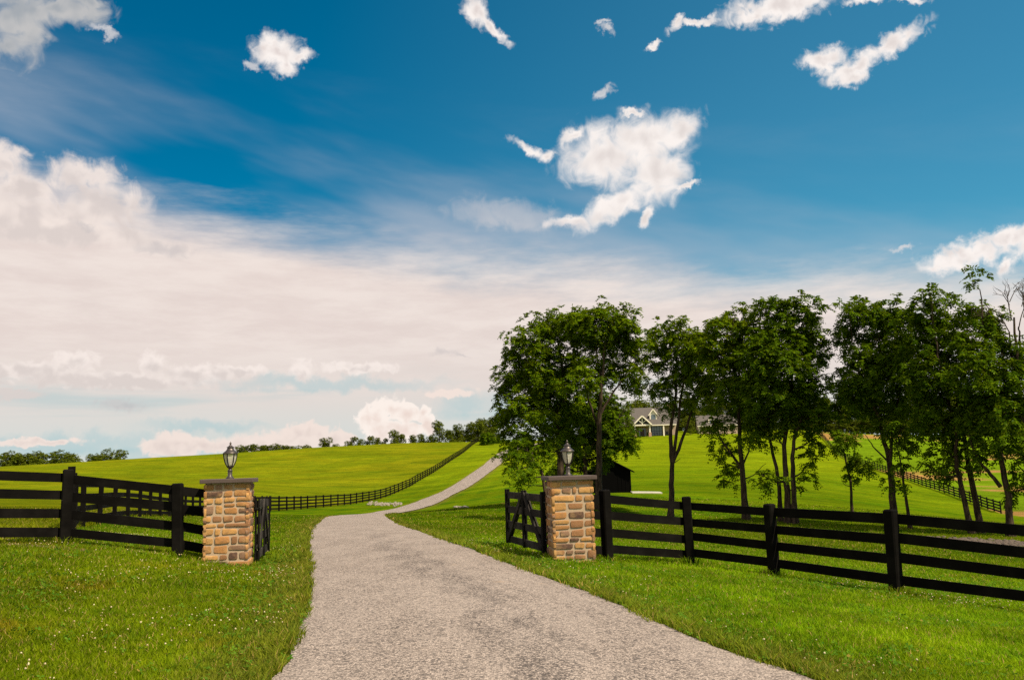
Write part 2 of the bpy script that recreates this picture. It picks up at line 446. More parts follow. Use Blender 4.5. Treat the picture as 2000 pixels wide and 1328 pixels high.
def blade_mat():
    m, nt, out = new_mat('grass_blade')
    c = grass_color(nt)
    rn = island(nt)
    c = nt.mix(nt.math('MULTIPLY', nt.smooth(rn, .55, 1.0), .5), c, (.27, .32, .012))
    c = nt.mix(nt.math('MULTIPLY', nt.smooth(rn, .3, .0), .5), c, (.05, .12, .005))
    c = nt.mix(nt.smooth(rn, .925, .935), c, (.34, .23, .07))
    hs = nt.node('ShaderNodeHueSaturation'); hs.inputs['Value'].default_value = 1.12; nt.put(hs.inputs['Color'], c); c = hs.outputs[0]
    d = nt.node('ShaderNodeBsdfDiffuse'); nt.put(d.inputs[0], c)
    t = nt.node('ShaderNodeBsdfTranslucent'); nt.put(t.inputs[0], nt.mix(.5, c, (.34, .42, .008)))
    g = nt.node('ShaderNodeBsdfGlossy'); g.inputs['Roughness'].default_value = .45; nt.put(g.inputs[0], (.6, .65, .5))
    mx = nt.node('ShaderNodeMixShader'); mx.inputs[0].default_value = .38
    nt.l.new(d.outputs[0], mx.inputs[1]); nt.l.new(t.outputs[0], mx.inputs[2])
    m2 = nt.node('ShaderNodeMixShader'); m2.inputs[0].default_value = .002
    nt.l.new(mx.outputs[0], m2.inputs[1]); nt.l.new(g.outputs[0], m2.inputs[2])
    nt.l.new(m2.outputs[0], out.inputs[0])
    return m

def road_mat():
    m, nt, out = new_mat('tar_and_chip')
    p = pos(nt)
    v = nt.node('ShaderNodeTexVoronoi', feature='F1'); nt.put(v.inputs['Vector'], p); v.inputs['Scale'].default_value = 64
    v2 = nt.node('ShaderNodeTexVoronoi', feature='F1'); nt.put(v2.inputs['Vector'], p); v2.inputs['Scale'].default_value = 38
    cr = nt.sep(v.outputs['Color'])[0]; cr2 = nt.sep(v2.outputs['Color'])[1]
    big = nt.noise(nt.vmath('MULTIPLY', p, (.9, .32, 1)), .55, 4, .6)
    wear = nt.noise(nt.vmath('MULTIPLY', p, (1.6, .5, 1)), .9, 6, .75)
    base = nt.mix(nt.smooth(cr, .0, 1.0), (.165, .133, .113), (.43, .35, .298))
    base = nt.mix(nt.math('MULTIPLY', nt.smooth(cr2, .62, .95), .5), base, (.46, .375, .315))
    base = nt.mix(nt.smooth(cr2, .17, .07), base, (.095, .080, .072))
    base = nt.mix(nt.smooth(v.outputs['Distance'], .42, .75), base, (.13, .105, .09))
    # worn tar showing between the wheel tracks
    rd = nt.attr('across').outputs['Fac']
    strip = nt.math('ADD', nt.smooth(nt.math('ABSOLUTE', nt.math('ADD', rd, -.12)), .5, .05), nt.math('MULTIPLY', big, .6))
    dark = nt.math('MULTIPLY', nt.smooth(strip, .72, 1.25), nt.smooth(wear, .36, .62))
    fade = nt.smooth(nt.vmath('LENGTH', p), 30, 14)
    speck = nt.smooth(nt.noise(p, 22, 3, .7), .42, .60)
    dm = nt.math('MULTIPLY', nt.math('MULTIPLY', dark, fade), nt.lin(speck, 0, 1, .05, .60))
    thr = nt.math('ADD', .13, nt.math('MULTIPLY', dm, 1.15))
    base = nt.mix(nt.smooth(nt.sep(v.outputs['Color'])[2], thr, nt.math('SUBTRACT', thr, .10)), base, (.075, .062, .056))
    base = nt.mix(nt.math('MULTIPLY', nt.smooth(wear, .60, .40), .15), base, (.48, .40, .345))
    base = nt.mix(nt.math('MULTIPLY', nt.smooth(nt.noise(p, 1.3, 5, .7), .63, .74), .5), base, (.27, .18, .11))
    hgt = nt.math('ADD', nt.math('MULTIPLY', v.outputs['Distance'], -1.0), nt.math('MULTIPLY', v2.outputs['Distance'], -.6))
    nb = nt.bump(hgt, .55, .012)
    princ(nt, out, base, .9, nb, 0, .2)
    return m

def stone_mat():
    m, nt, out = new_mat('fieldstone')
    t = nt.attr('tint').outputs['Color']; p = objco(nt)
    n1 = nt.noise(p, 14, 6, .65); n2 = nt.noise(p, 60, 4, .7); n3 = nt.noise(p, 5, 3)
    c = nt.mix(nt.math('MULTIPLY', nt.smooth(n1, .45, .7), .55), t, (.26, .14, .075))
    c = nt.mix(nt.math('MULTIPLY', nt.smooth(n3, .52, .7), .30), c, (.58, .36, .15))
    c = nt.mix(nt.math('MULTIPLY', nt.smooth(n2, .55, .75), .35), c, (.15, .09, .06))
    h = nt.math('ADD', nt.math('MULTIPLY', n1, 1.0), nt.math('MULTIPLY', n2, .35))
    princ(nt, out, c, .85, nt.bump(h, .6, .018), 0, .25)
    return m

def fence_mat(name, c0, c1, weather=0.0):
    m, nt, out = new_mat(name)
    p = objco(nt)
    gr = nt.noise(nt.vmath('MULTIPLY', p, (6, 6, 14)), 1.0, 5, .7); gg = nt.noise(p, 2.2, 4, .6)
    c = nt.mix(gr, c0, c1)
    if weather: c = nt.mix(nt.math('MULTIPLY', nt.smooth(gg, .42, .68), weather), c, (.085, .075, .064))
    c = nt.mix(nt.smooth(nt.noise(p, 9, 3, .5), .775, .80), c, (.20, .18, .15))
    princ(nt, out, c, .85, nt.bump(gr, .35, .006), 0, .04)
    return m

def glass_mat():
    m, nt, out = new_mat('lantern_glass')
    t = nt.node('ShaderNodeBsdfTransparent'); nt.put(t.inputs[0], (.90, .88, .80))
    g = nt.node('ShaderNodeBsdfGlossy'); g.inputs['Roughness'].default_value = .06
    f = nt.node('ShaderNodeFresnel'); f.inputs[0].default_value = 1.5
    dd = nt.node('ShaderNodeBsdfDiffuse'); nt.put(dd.inputs[0], (.80, .75, .60))
    m1 = nt.node('ShaderNodeMixShader'); m1.inputs[0].default_value = .45
    nt.l.new(t.outputs[0], m1.inputs[1]); nt.l.new(dd.outputs[0], m1.inputs[2])
    mx = nt.node('ShaderNodeMixShader'); nt.l.new(nt.math('MULTIPLY', f.outputs[0], .45), mx.inputs[0])
    nt.l.new(m1.outputs[0], mx.inputs[1]); nt.l.new(g.outputs[0], mx.inputs[2]); nt.l.new(mx.outputs[0], out.inputs[0])
    return m

def leaf_mat(name, dark, light, yellow, trans=.32):
    m, nt, out = new_mat(name)
    p = pos(nt); rn = island(nt)
    n = nt.noise(p, .55, 3, .6)
    c = nt.mix(nt.smooth(n, .35, .65), dark, light)
    c = nt.mix(nt.math('MULTIPLY', nt.smooth(rn, .45, 1), .55), c, yellow)
    d = nt.node('ShaderNodeBsdfDiffuse'); nt.put(d.inputs[0], c)
    t = nt.node('ShaderNodeBsdfTranslucent'); nt.put(t.inputs[0], nt.mix(.5, c, yellow))
    g = nt.node('ShaderNodeBsdfGlossy'); g.inputs['Roughness'].default_value = .4; nt.put(g.inputs[0], (.5, .55, .45))
    mx = nt.node('ShaderNodeMixShader'); mx.inputs[0].default_value = trans
    nt.l.new(d.outputs[0], mx.inputs[1]); nt.l.new(t.outputs[0], mx.inputs[2])
    m2 = nt.node('ShaderNodeMixShader'); m2.inputs[0].default_value = .002
    nt.l.new(mx.outputs[0], m2.inputs[1]); nt.l.new(g.outputs[0], m2.inputs[2]); nt.l.new(m2.outputs[0], out.inputs[0])
    return m

def bark_mat():
    m, nt, out = new_mat('bark')
    p = objco(nt)
    n = nt.noise(nt.vmath('MULTIPLY', p, (9, 9, 1.6)), 1.0, 5, .7)
    c = nt.mix(nt.smooth(n, .35, .65), (.016, .011, .007), (.075, .050, .031))
    princ(nt, out, c, .9, nt.bump(n, .8, .04), 0, .15)
    return m

M_turf = ground_mat(); M_blade = blade_mat(); M_road = road_mat(); M_stone = stone_mat()
M_mortar = simple_mat('mortar', (.40, .29, .19), .95, .18, 25, .5, bdist=.006)
M_cap = simple_mat('cap_slab', (.075, .050, .040), .8, .25, 9, .3)
M_fence = fence_mat('black_fence_paint', (.0022, .0019, .0016), (.0075, .0062, .005), .05)
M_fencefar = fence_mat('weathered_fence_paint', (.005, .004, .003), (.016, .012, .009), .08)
M_gate = fence_mat('weathered_gate_boards', (.012, .0105, .009), (.036, .031, .027), .5)
M_gatepost = fence_mat('gate_posts', (.004, .0035, .003), (.013, .011, .0095), .15)
M_iron = simple_mat('hinge_iron', (.015, .014, .013), .5, .2, 20, .1, .6)
M_lamp = simple_mat('lantern_metal', (.10, .082, .072), .42, .3, 30, .1, .75)
M_lampdark = simple_mat('lantern_dark_metal', (.016, .013, .012), .5, .3, 30, .1, .6)
M_glass = glass_mat()
M_candle = simple_mat('candle_sleeve', (.75, .70, .58), .6, .05, 20, .05)
M_leaf = leaf_mat('walnut_leaves', (.038, .080, .002), (.090, .155, .003), (.215, .250, .004))
M_leafd = leaf_mat('dark_leaves', (.028, .062, .002), (.070, .128, .003), (.155, .205, .004), .32)
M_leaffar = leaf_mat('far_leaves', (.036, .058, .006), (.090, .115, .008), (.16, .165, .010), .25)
M_bark = bark_mat()
M_soil = simple_mat('soil', (.16, .095, .05), .95, .4, 6, .6)

# ------------------------------------------------------------------ ground and drive
ground = link_mesh('ground', build_ground(), M_turf); ground['kind'] = 'structure'

def build_road():
    ys = [-9.0]
    while ys[-1] < Y_END: ys.append(ys[-1] + .05 + .006 * max(0, abs(ys[-1]) - 6))
    y = np.array(ys); l = xL(y); r_ = xR(y)
    k = 17; u = np.linspace(0, 1, k); V = []; A = []
    jl = (fbm(y * .6, y * 0 + 3, 5) - .5) * .10 + (vnoise(y * 4, y * 0 + 8) - .5) * .05
    jr = (fbm(y * .6, y * 0 + 31, 5) - .5) * .10 + (vnoise(y * 4, y * 0 + 38) - .5) * .05
    for uu in u:
        X = l * (1 - uu) + r_ * uu + jl * max(0, 1 - 2 * uu) ** 3 + jr * max(0, 2 * uu - 1) ** 3
        c = .035 * 4 * uu * (1 - uu)
        V.append(np.c_[X, y, H(X, y) + .010 + c + .0006 * np.hypot(X, y)]); A.append(np.full(len(y), 2 * uu - 1))
    V = np.stack(V, 1).reshape(-1, 3); A = np.stack(A, 1).ravel()
    n = len(y); I = np.arange(n - 1)[:, None] * k + np.arange(k - 1)[None]
    F = np.stack([I, I + 1, I + k + 1, I + k], -1).reshape(-1, 4)
    return np_mesh('driveway', V, F, True, attrs={'across': A})
drive = link_mesh('driveway', build_road(), M_road); drive['kind'] = 'structure'

# ------------------------------------------------------------------ lawn blades and clover
def grass_field():
    pts = []
    def scatter(y0, y1, dens, xm=.66):
        n = int(dens * xm * (y1 ** 2 - y0 ** 2))
        y = np.sqrt(rng.random(n) * (y1 ** 2 - y0 ** 2) + y0 ** 2); x = (rng.random(n) * 2 - 1) * xm * y
        return np.c_[x, y]
    out = []
    for (y0, y1, dens, hgt, wid) in [(4.2, 7.5, 4200, .046, .0034), (7.5, 11, 3000, .047, .0042), (11, 16, 1700, .05, .0056), (16, 24, 700, .058, .009), (24, 38, 260, .055, .015), (38, 48, 100, .05, .022), (48, 66, 40, .045, .03)]:
        P = scatter(y0, y1, dens)
        out.append(np.c_[P, np.full(len(P), hgt), np.full(len(P), wid)])
    P = np.vstack(out)
    d, sd = road_dist(P[:, 0], P[:, 1])
    jit = (fbm(P[:, 0] * 1.5, P[:, 1] * 1.5, 4) - .5) * .35
    keep = (d > jit - .03) & ((d > .0) | (rng.random(len(P)) < .35))
    # not inside the pillars
    for c in (PIL_L, PIL_R): keep &= np.maximum(abs(P[:, 0] - c[0]), abs(P[:, 1] - c[1])) > .30
    P = P[keep]; d = d[keep]; sd = sd[keep]; n = len(P)
    clump = fbm(P[:, 0] * 1.3 + 9, P[:, 1] * 1.3, 4)
    h = P[:, 2] * (.55 + .9 * rng.random(n)) * (.6 + .9 * clump)
    h *= np.where(d < .5, 1.15, 1) * np.where(d < .22, 1.5, 1)
    for q in LEFTF + RIGHTF: h *= np.where(np.hypot(P[:, 0] - q[0], P[:, 1] - q[1]) < .24, 2.0, 1)
    for q in (PIL_L, PIL_R): h *= np.where(np.maximum(abs(P[:, 0] - q[0]), abs(P[:, 1] - q[1])) < .50, 1.7, 1)
    pad = (P[:, 0] < np.interp(P[:, 1], PADDOCK[:, 1], PADDOCK[:, 0])) & (P[:, 1] > 15.3)
    h = np.where(pad, h * 2.2, h)
    w = P[:, 3] * (.7 + .6 * rng.random(n)) * np.where(d < .3, 1.5, 1)
    z = H(P[:, 0], P[:, 1]) - .006
    a = rng.random(n) * 2 * np.pi; lean = h * (.25 + .75 * rng.random(n)); la = rng.random(n) * 2 * np.pi
    B = np.c_[P[:, 0], P[:, 1], z]; W = np.c_[np.cos(a) * w, np.sin(a) * w, np.zeros(n)]
    L = np.c_[np.cos(la) * lean, np.sin(la) * lean, np.zeros(n)]
    V = np.empty((n, 5, 3))
    V[:, 0] = B - W; V[:, 1] = B + W
    mid = B + L * .35 + np.c_[np.zeros(n), np.zeros(n), h * .62]
    V[:, 2] = mid + W * .75; V[:, 3] = mid - W * .75
    V[:, 4] = B + L + np.c_[np.zeros(n), np.zeros(n), h]
    o = np.arange(n)[:, None] * 5
    F = np.concatenate([o + [0, 1, 2], o + [0, 2, 3], o + [3, 2, 4]])
    me = np_mesh('grass', V.reshape(-1, 3), F, False, attrs={'rd': np.repeat(d * sd, 5), 'paddock': np.repeat(pad * 1.0, 5)})
    return me
grass = link_mesh('grass', grass_field(), M_blade); tag(grass, kind='stuff')

def clover():
    # leaves: three rounded leaflets on a short stalk, in patches and along the drive edge
    n = 52000
    y = np.sqrt(rng.random(n) * (20 ** 2 - 4.3 ** 2) + 4.3 ** 2); x = (rng.random(n) * 2 - 1) * .66 * y
    d, sd = road_dist(x, y)
    patch = fbm(x * .7 + 40, y * .7 + 11, 4)
    pr = np.clip((patch - .50) * 6, 0, 1) * .6 + np.exp(-np.maximum(d, 0) / .5) * .9
    k = (rng.random(n) < pr) & (d > -.02)
    x, y, d, sd = x[k], y[k], d[k], sd[k]; n = len(x)
    z = H(x, y) + .022 + .035 * rng.random(n)
    a = rng.random(n) * 2 * np.pi; r = (.009 + .009 * rng.random(n)) * (1 + y / 25)
    V = np.empty((n, 3, 4, 3))
    tl = rng.normal(0, .35, (n, 2))
    for i in range(3):
        b = a + i * 2 * np.pi / 3
        ux, uy = np.cos(b), np.sin(b); px_, py_ = -uy, ux
        for j, (f, s_) in enumerate([(0, 0), (.9, .55), (1.5, 0), (.9, -.55)]):
            X = ux * f * r + px_ * s_ * r; Y = uy * f * r + py_ * s_ * r
            V[:, i, j] = np.c_[x + X, y + Y, z + X * tl[:, 0] + Y * tl[:, 1]]
    F = np.arange(n * 12).reshape(-1, 4)
    return np_mesh('clover_leaves', V.reshape(-1, 3), F, False, attrs={'rd': np.repeat(d * sd, 12)})
def clover_mat():
    m, nt, out = new_mat('clover_leaf')
    rn = island(nt)
    c = nt.mix(rn, (.045, .125, .010), (.115, .215, .016))
    c = nt.mix(nt.smooth(rn, .93, .95), c, (.26, .20, .04))
    d = nt.node('ShaderNodeBsdfDiffuse'); nt.put(d.inputs[0], c)
    t = nt.node('ShaderNodeBsdfTranslucent'); nt.put(t.inputs[0], c)
    mx = nt.node('ShaderNodeMixShader'); mx.inputs[0].default_value = .3
    nt.l.new(d.outputs[0], mx.inputs[1]); nt.l.new(t.outputs[0], mx.inputs[2]); nt.l.new(mx.outputs[0], out.inputs[0])
    return m
clv = link_mesh('clover_leaves', clover(), clover_mat()); tag(clv, kind='stuff')

def flowers():
    n = 16000
    y = np.sqrt(rng.random(n) * (21 ** 2 - 4.6 ** 2) + 4.6 ** 2); x = (rng.random(n) * 2 - 1) * .66 * y
    d, sd = road_dist(x, y)
    patch = fbm(x * .55 + 140, y * .55 + 71, 4)
    pr = np.clip((patch - .50) * 7, 0, 1) * .42 + .006 + np.exp(-np.maximum(d - .35, 0) / .6) * .16 * (sd > 0)
    k = (rng.random(n) < pr) & (d > .12)
    x, y = x[k], y[k]; n = len(x)
    z = H(x, y) + .055 + .03 * rng.random(n)
    r = (.0045 + .0050 * rng.random(n)) * (1 + y / 60)
    ico_v = []; 
    for th, cnt, zz in ((0, 1, 1), (55, 6, None), (100, 6, None), (180, 1, -1)):
        for q in range(cnt):
            aa = 2 * math.pi * q / cnt + th; s_ = math.sin(R(th)); ico_v.append((s_ * math.cos(aa), s_ * math.sin(aa), math.cos(R(th)) * .85))
    ico_v = np.array(ico_v); fs = []
    for q in range(6):
        j = (q + 1) % 6
        fs += [(0, 1 + q, 1 + j), (1 + q, 7 + q, 7 + j), (1 + q, 7 + j, 1 + j), (7 + q, 13, 7 + j)]
    fs = np.array(fs)
    jit = 1 + rng.normal(0, .16, (n, 14, 1))
    V = np.c_[x, y, z][:, None] + ico_v[None] * r[:, None, None] * jit
    F = (np.arange(n)[:, None, None] * 14 + fs[None]).reshape(-1, 3)
    return np_mesh('clover_flowers', V.reshape(-1, 3), F, False)
def flower_mat():
    m, nt, out = new_mat('clover_blossom')
    c = nt.mix(island(nt), (.66, .58, .34), (.46, .32, .17))
    princ(nt, out, c, .8, None, 0, .2); return m
flw = link_mesh('clover_flowers', flowers(), flower_mat()); tag(flw, kind='stuff')

# ------------------------------------------------------------------ gate pillars
def stone_face(mb, w, h, tints, seed, xform):
    rnd = random.Random(seed)
    cells = []
    def split(x0, z0, x1, z1):
        W, Hh = x1 - x0, z1 - z0
        if W > .40 or (W > .27 and W / Hh > 1.7 and rnd.random() < .6):
            t = x0 + W * rnd.uniform(.34, .66); split(x0, z0, t, z1); split(t, z0, x1, z1)
        elif Hh > .20 or (Hh > .17 and W > .16 and rnd.random() < .4):
            t = z0 + Hh * rnd.uniform(.38, .62); split(x0, z0, x1, t); split(x0, t, x1, z1)
        else: cells.append((x0, z0, x1, z1))
    z = 0
    while z < h - .02:
        hh = rnd.choice((.085, .11, .13, .15, .20, .26, .30))
        if h - z - hh < .09: hh = h - z
        split(-w / 2, z, w / 2, z + hh); z += hh
    g = .0085
    for (x0, z0, x1, z1) in cells:
        L = x0 < -w / 2 + .001; Rr = x1 > w / 2 - .001
        x0 = x0 - .024 if L else x0 + g; x1 = x1 + .024 if Rr else x1 - g
        z0 += g; z1 -= g
        W, Hh = x1 - x0, z1 - z0; cx, cz = (x0 + x1) / 2, (z0 + z1) / 2
        jc = min(W, Hh) * .24
        cor = []
        for sx, sz in ((-1, -1), (1, -1), (1, 1), (-1, 1)):
            dx = 0 if (L and sx < 0) or (Rr and sx > 0) else rnd.uniform(0, jc * .7)
            cor.append((cx + sx * (W / 2 - dx), cz + sz * (Hh / 2 - rnd.uniform(0, jc * .8))))
        ring = []
        for i in range(4):
            a, b, c = cor[i - 1], cor[i], cor[(i + 1) % 4]
            for t in (.25, .06):
                k = min(.28, .020 / max(.02, math.hypot(a[0] - b[0], a[1] - b[1]))) if t == .25 else 0
                if t == .25: ring.append((b[0] + (a[0] - b[0]) * k, b[1] + (a[1] - b[1]) * k))
            k = min(.28, .020 / max(.02, math.hypot(c[0] - b[0], c[1] - b[1])))
            ring.append((b[0] + (a[0] - b[0]) * k * .25 + (c[0] - b[0]) * k * .25, b[1] + (a[1] - b[1]) * k * .25 + (c[1] - b[1]) * k * .25))
            ring.append((b[0] + (c[0] - b[0]) * k, b[1] + (c[1] - b[1]) * k))
            m_ = ((b[0] + c[0]) / 2, (b[1] + c[1]) / 2)
            ring.append((m_[0] + rnd.uniform(-.004, .004), m_[1] + rnd.uniform(-.005, .005)))
        n = len(ring); dep = rnd.uniform(.008, .021)
        def scale(q, s_): return (cx + (q[0] - cx) * (1 - 2 * s_ / W), cz + (q[1] - cz) * (1 - 2 * s_ / Hh))
        lay = [(0, -.03), (0, dep * .7), (.003, dep * .93), (.009, dep)]
        V = []
        for ins, dd in lay:
            for q in ring:
                q2 = scale(q, ins); V.append(xform(q2[0], -(dd + (rnd.uniform(-.002, .003) if ins > .01 else 0)), q2[1]))
        V.append(xform(cx, -(dep + rnd.uniform(0, .006)), cz))
        F = []
        for r_ in range(3):
            for i in range(n):
                j = (i + 1) % n; F.append((r_ * n + i, r_ * n + j, r_ * n + n + j, r_ * n + n + i))
        F += [(3 * n + i, 3 * n + (i + 1) % n, 4 * n) for i in range(n)]
        t = rnd.choices(tints, (5, 4, 3.2, 1.6, 2.2))[0]; k = rnd.uniform(.82, 1.18)
        mb.add(V, F, tuple(min(1, q * k) for q in t))
TINTS = [(.34, .160, .052), (.43, .225, .072), (.265, .128, .055), (.105, .058, .040), (.225, .130, .078)]

def pillar(c, seed, label, hgt, rot=PROT):
    z0 = h1(c[0], c[1]) - .06
    p = thing('stone_pillar', (c[0], c[1], z0), label, 'stone pillar', rot, 'stone pillars at the driveway entrance')
    w = .70
    mb = MB(); mb.box((0, 0, hgt / 2), (w, w, hgt)); mb.build('mortar_core', M_mortar, p)
    st = MB()
    for k in range(4):
        a = k * math.pi / 2; ca, sa = math.cos(a), math.sin(a)
        def xf(x, y, z, ca=ca, sa=sa):
            yy = y - w / 2
            return (x * ca - yy * sa, x * sa + yy * ca, z)
        stone_face(st, w, hgt - .004, TINTS, seed * 10 + k, xf)
    st.build('stonework', M_stone, p, smooth=True, tint=True)
    cp_ = MB(); cp_.box((0, 0, hgt + .036), (.865, .865, .072), bev=.008); cp_.build('cap_slab', M_cap, p)
    return p, z0 + hgt + .072

def lantern(c, z, label):
    t = thing('lantern', (c[0], c[1], z), label, 'lantern', PROT, 'post lanterns on the gate pillars'); t.scale = (.92, .92, .90)
    b = MB(); b.lathe([(.075, 0), (.075, .012), (.058, .03), (.045, .045), (.041, .05), (.041, .135), (.047, .14), (.047, .155), (.036, .165), (.026, .185), (.040, .20), (.060, .215), (.066, .225), (.050, .232)], 20)
    b.build('base', M_lamp, t, smooth=True)
    N = 6; prof = [(.055, .232), (.078, .27), (.098, .32), (.113, .38), (.122, .44), (.124, .475)]
    g = MB(); g.lathe([(r_ * .97, q) for r_, q in prof], N, phase=R(15)); g.build('glass_panes', M_glass, t)
    f = MB()
    for k in range(N):
        a = R(15) + k * math.pi / 3
        f.tube([(r_ * math.cos(a), r_ * math.sin(a), q) for r_, q in prof], [.0095] * len(prof), 6)
    f.lathe([(.055, .225), (.062, .228), (.062, .242), (.054, .246)], N, phase=R(15))
    f.build('frame', M_lampdark, t)
    r = MB(); r.lathe([(.122, .470), (.135, .474), (.138, .482), (.134, .494), (.112, .512), (.086, .532), (.068, .556), (.058, .580), (.060, .590), (.072, .598), (.066, .606), (.046, .612), (.030, .630), (.024, .640)], 24)
    r.build('roof', M_lamp, t, smooth=True)
    q = MB(); q.lathe([(.022, .638), (.012, .645), (.010, .655), (.020, .664), (.022, .674), (.013, .686), (.007, .695), (.004, .712)], 14); q.build('finial', M_lamp, t, smooth=True)
    for k in range(3):
        a = R(50) + k * 2 * math.pi / 3
        m_ = MB(); m_.lathe([(.010, .235), (.010, .315), (.006, .32), (.012, .338), (.010, .352), (.003, .37)], 10, (.034 * math.cos(a), .034 * math.sin(a), 0)); m_.build('candle_bulb', M_candle, t, smooth=True)
    return t

pil1, zt1 = pillar(PIL_L, 4, 'square tan fieldstone pillar beside the edge-on open gate, left of the driveway', 1.435, R(10.5))
pil2, zt2 = pillar(PIL_R, 9, 'square tan fieldstone pillar with the open X-braced gate showing beside it, right of the driveway', 1.47)
pil2['label'] = 'square tan fieldstone pillar hinged to the broadside diagonal braced gate, right of the driveway'
lantern(PIL_L, zt1, 'metal urn lantern seen against the grassy hill, on the left stone pillar')
lantern(PIL_R, zt2, 'metal urn lantern seen against the leafy trees, on the right stone pillar')

# ------------------------------------------------------------------ gates (4 boards, 3 uprights, two braces meeting at the top of the middle upright)
def gate(hinge, tip, label):
    hx, hy = hinge; zx = h1(hx, hy); zt = h1(tip[0], tip[1])
    L = math.hypot(tip[0] - hx, tip[1] - hy); a = math.atan2(tip[1] - hy, tip[0] - hx)
    g = thing('wooden_gate', (hx, hy, zx), label, 'gate', a, 'wooden driveway gates')
    sl = (zt - zx) / L * .5
    def z(x): return sl * x + .10
    side = -1
    for k, zz in enumerate((.06, .36, .66, .95)):
        m = MB(); m.beam((.03, 0, z(.03) + zz), (L - .03, 0, z(L - .03) + zz), .025, .135); m.build('board', M_gate, g)
    for x in (.05, L / 2, L - .05):
        for s_ in (-1, 1):
            m = MB(); m.box((x, s_ * .0275, z(x) + .52), (.10, .028, 1.10), bev=.004); m.build('upright', M_gatepost, g)
    for s_ in (-1, 1):
        for x1 in (.12, L - .12):
            m = MB(); x0 = L / 2 + (.05 if x1 > L / 2 else -.05)
            m.beam((x0, s_ * .0285, z(x0) + 1.0), (x1, s_ * .0285, z(x1) + .05), .026, .095, (0, 0, 1)); m.build('brace', M_gate, g)
    for zz in (.2, .88):
        m = MB(); m.tube([(-.13, 0, z(0) + zz), (.02, 0, z(0) + zz)], [.014, .014], 8); m.box((.12, -.048, z(.1) + zz), (.30, .008, .045)); m.build('hinge', M_iron, g)
    return g
gh = np.array(PIL_R) + np.array([-.44, .42]); gate(gh, at(992, 1066, 18.5)[:2], 'weathered charcoal board gate standing broadside with two diagonal braces, hinged at the right pillar')
gh = at(501, 1096, 15.75)[:2]; gate(gh, at(523, 1088, 18.05)[:2], 'black board gate swung open and seen edge-on beside the left pillar')

# ------------------------------------------------------------------ board fences
def fence(name, line, spacing, label, hgt=1.215, pw=.17, rw=.035, rh=.150, mat=None, posts=None, board=True, side=1, zoff=None):
    line = np.array(line, float); mat = mat or M_fence
    if posts is None:
        seg = np.hypot(*np.diff(line, axis=0).T); s = np.r_[0, np.cumsum(seg)]
        n = int(round(s[-1] / spacing)); q = np.linspace(0, s[-1], n + 1)
        P = np.c_[np.interp(q, s, line[:, 0]), np.interp(q, s, line[:, 1])]
    else: P = line
    Z = H(P[:, 0], P[:, 1])
    root = thing(name, (P[0, 0], P[0, 1], Z[0]), label, 'fence', 0, None)
    o = np.array([P[0, 0], P[0, 1], Z[0]])
    heights = [hgt - .10 - k * (hgt - .10 - .21) / 3 for k in range(4)]
    for i in range(len(P)):
        if board is not True and (i in board): continue
        m = MB(); a = rng.normal(0, .012, 2); hh = hgt + .05 + rng.normal(0, .012)
        d = P[min(i + 1, len(P) - 1)] - P[max(i - 1, 0)]; ang = math.atan2(d[1], d[0])
        rot = Matrix.Rotation(ang, 3, 'Z') @ Matrix.Rotation(a[0], 3, 'X') @ Matrix.Rotation(a[1], 3, 'Y')
        c = Vector((P[i, 0] - o[0], P[i, 1] - o[1], Z[i] - o[2])) + rot @ Vector((0, 0, hh / 2 - .1))
        m.box(c, (pw, pw, hh + .2), rot, bev=.02 if pw > .15 else .0); m.build('post', mat, root)
    rails_one = len(P) > 14
    for hgt_ in heights:
        m = MB()
        for i in range(len(P) - 1):
            d = P[i + 1] - P[i]; nrm = np.array([-d[1], d[0]]) / np.hypot(*d) * side * (pw / 2 - rw / 2 - .012 if pw > .15 else pw / 2 + rw / 2)
            j0, j1 = (rng.normal(0, .012, 2) if not rails_one else (0, 0))
            A = (P[i, 0] + nrm[0] - o[0], P[i, 1] + nrm[1] - o[1], Z[i] + hgt_ + j0 - o[2])
            B = (P[i + 1, 0] + nrm[0] - o[0], P[i + 1, 1] + nrm[1] - o[1], Z[i + 1] + hgt_ + j1 - o[2])
            if not rails_one:
                m = MB(); m.beam(A, B, rw, rh * rng.uniform(.95, 1.05)); m.build('rail', mat, root)
            else: m.beam(A, B, rw, rh)
        if rails_one: m.build('rail', mat, root)
    return root
pl = np.array(PIL_L); pr = np.array(PIL_R)
fence('board_fence', LEFTF + [tuple(pl + np.array([-.30, .02]))], 2, 'black four-board fence running left from the left stone pillar at the lawn edge', posts=True, board={4})
fence('board_fence', [tuple(pr + np.array([.30, .02]))] + RIGHTF, 2, 'black four-board fence running right from the right stone pillar across the foreground lawn', posts=True, board={0})
fence('paddock_fence', PADDOCK, 2.85, 'long black board fence climbing the grassy hill beside the driveway behind the left pillar', hgt=1.27, pw=.125, rw=.03, mat=M_fence)
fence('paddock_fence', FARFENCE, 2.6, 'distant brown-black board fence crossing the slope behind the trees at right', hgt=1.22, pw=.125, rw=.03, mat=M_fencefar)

# ------------------------------------------------------------------ trees
def rand_unit(n):
    v = rng.normal(size=(n, 3)); return v / np.linalg.norm(v, axis=1)[:, None]

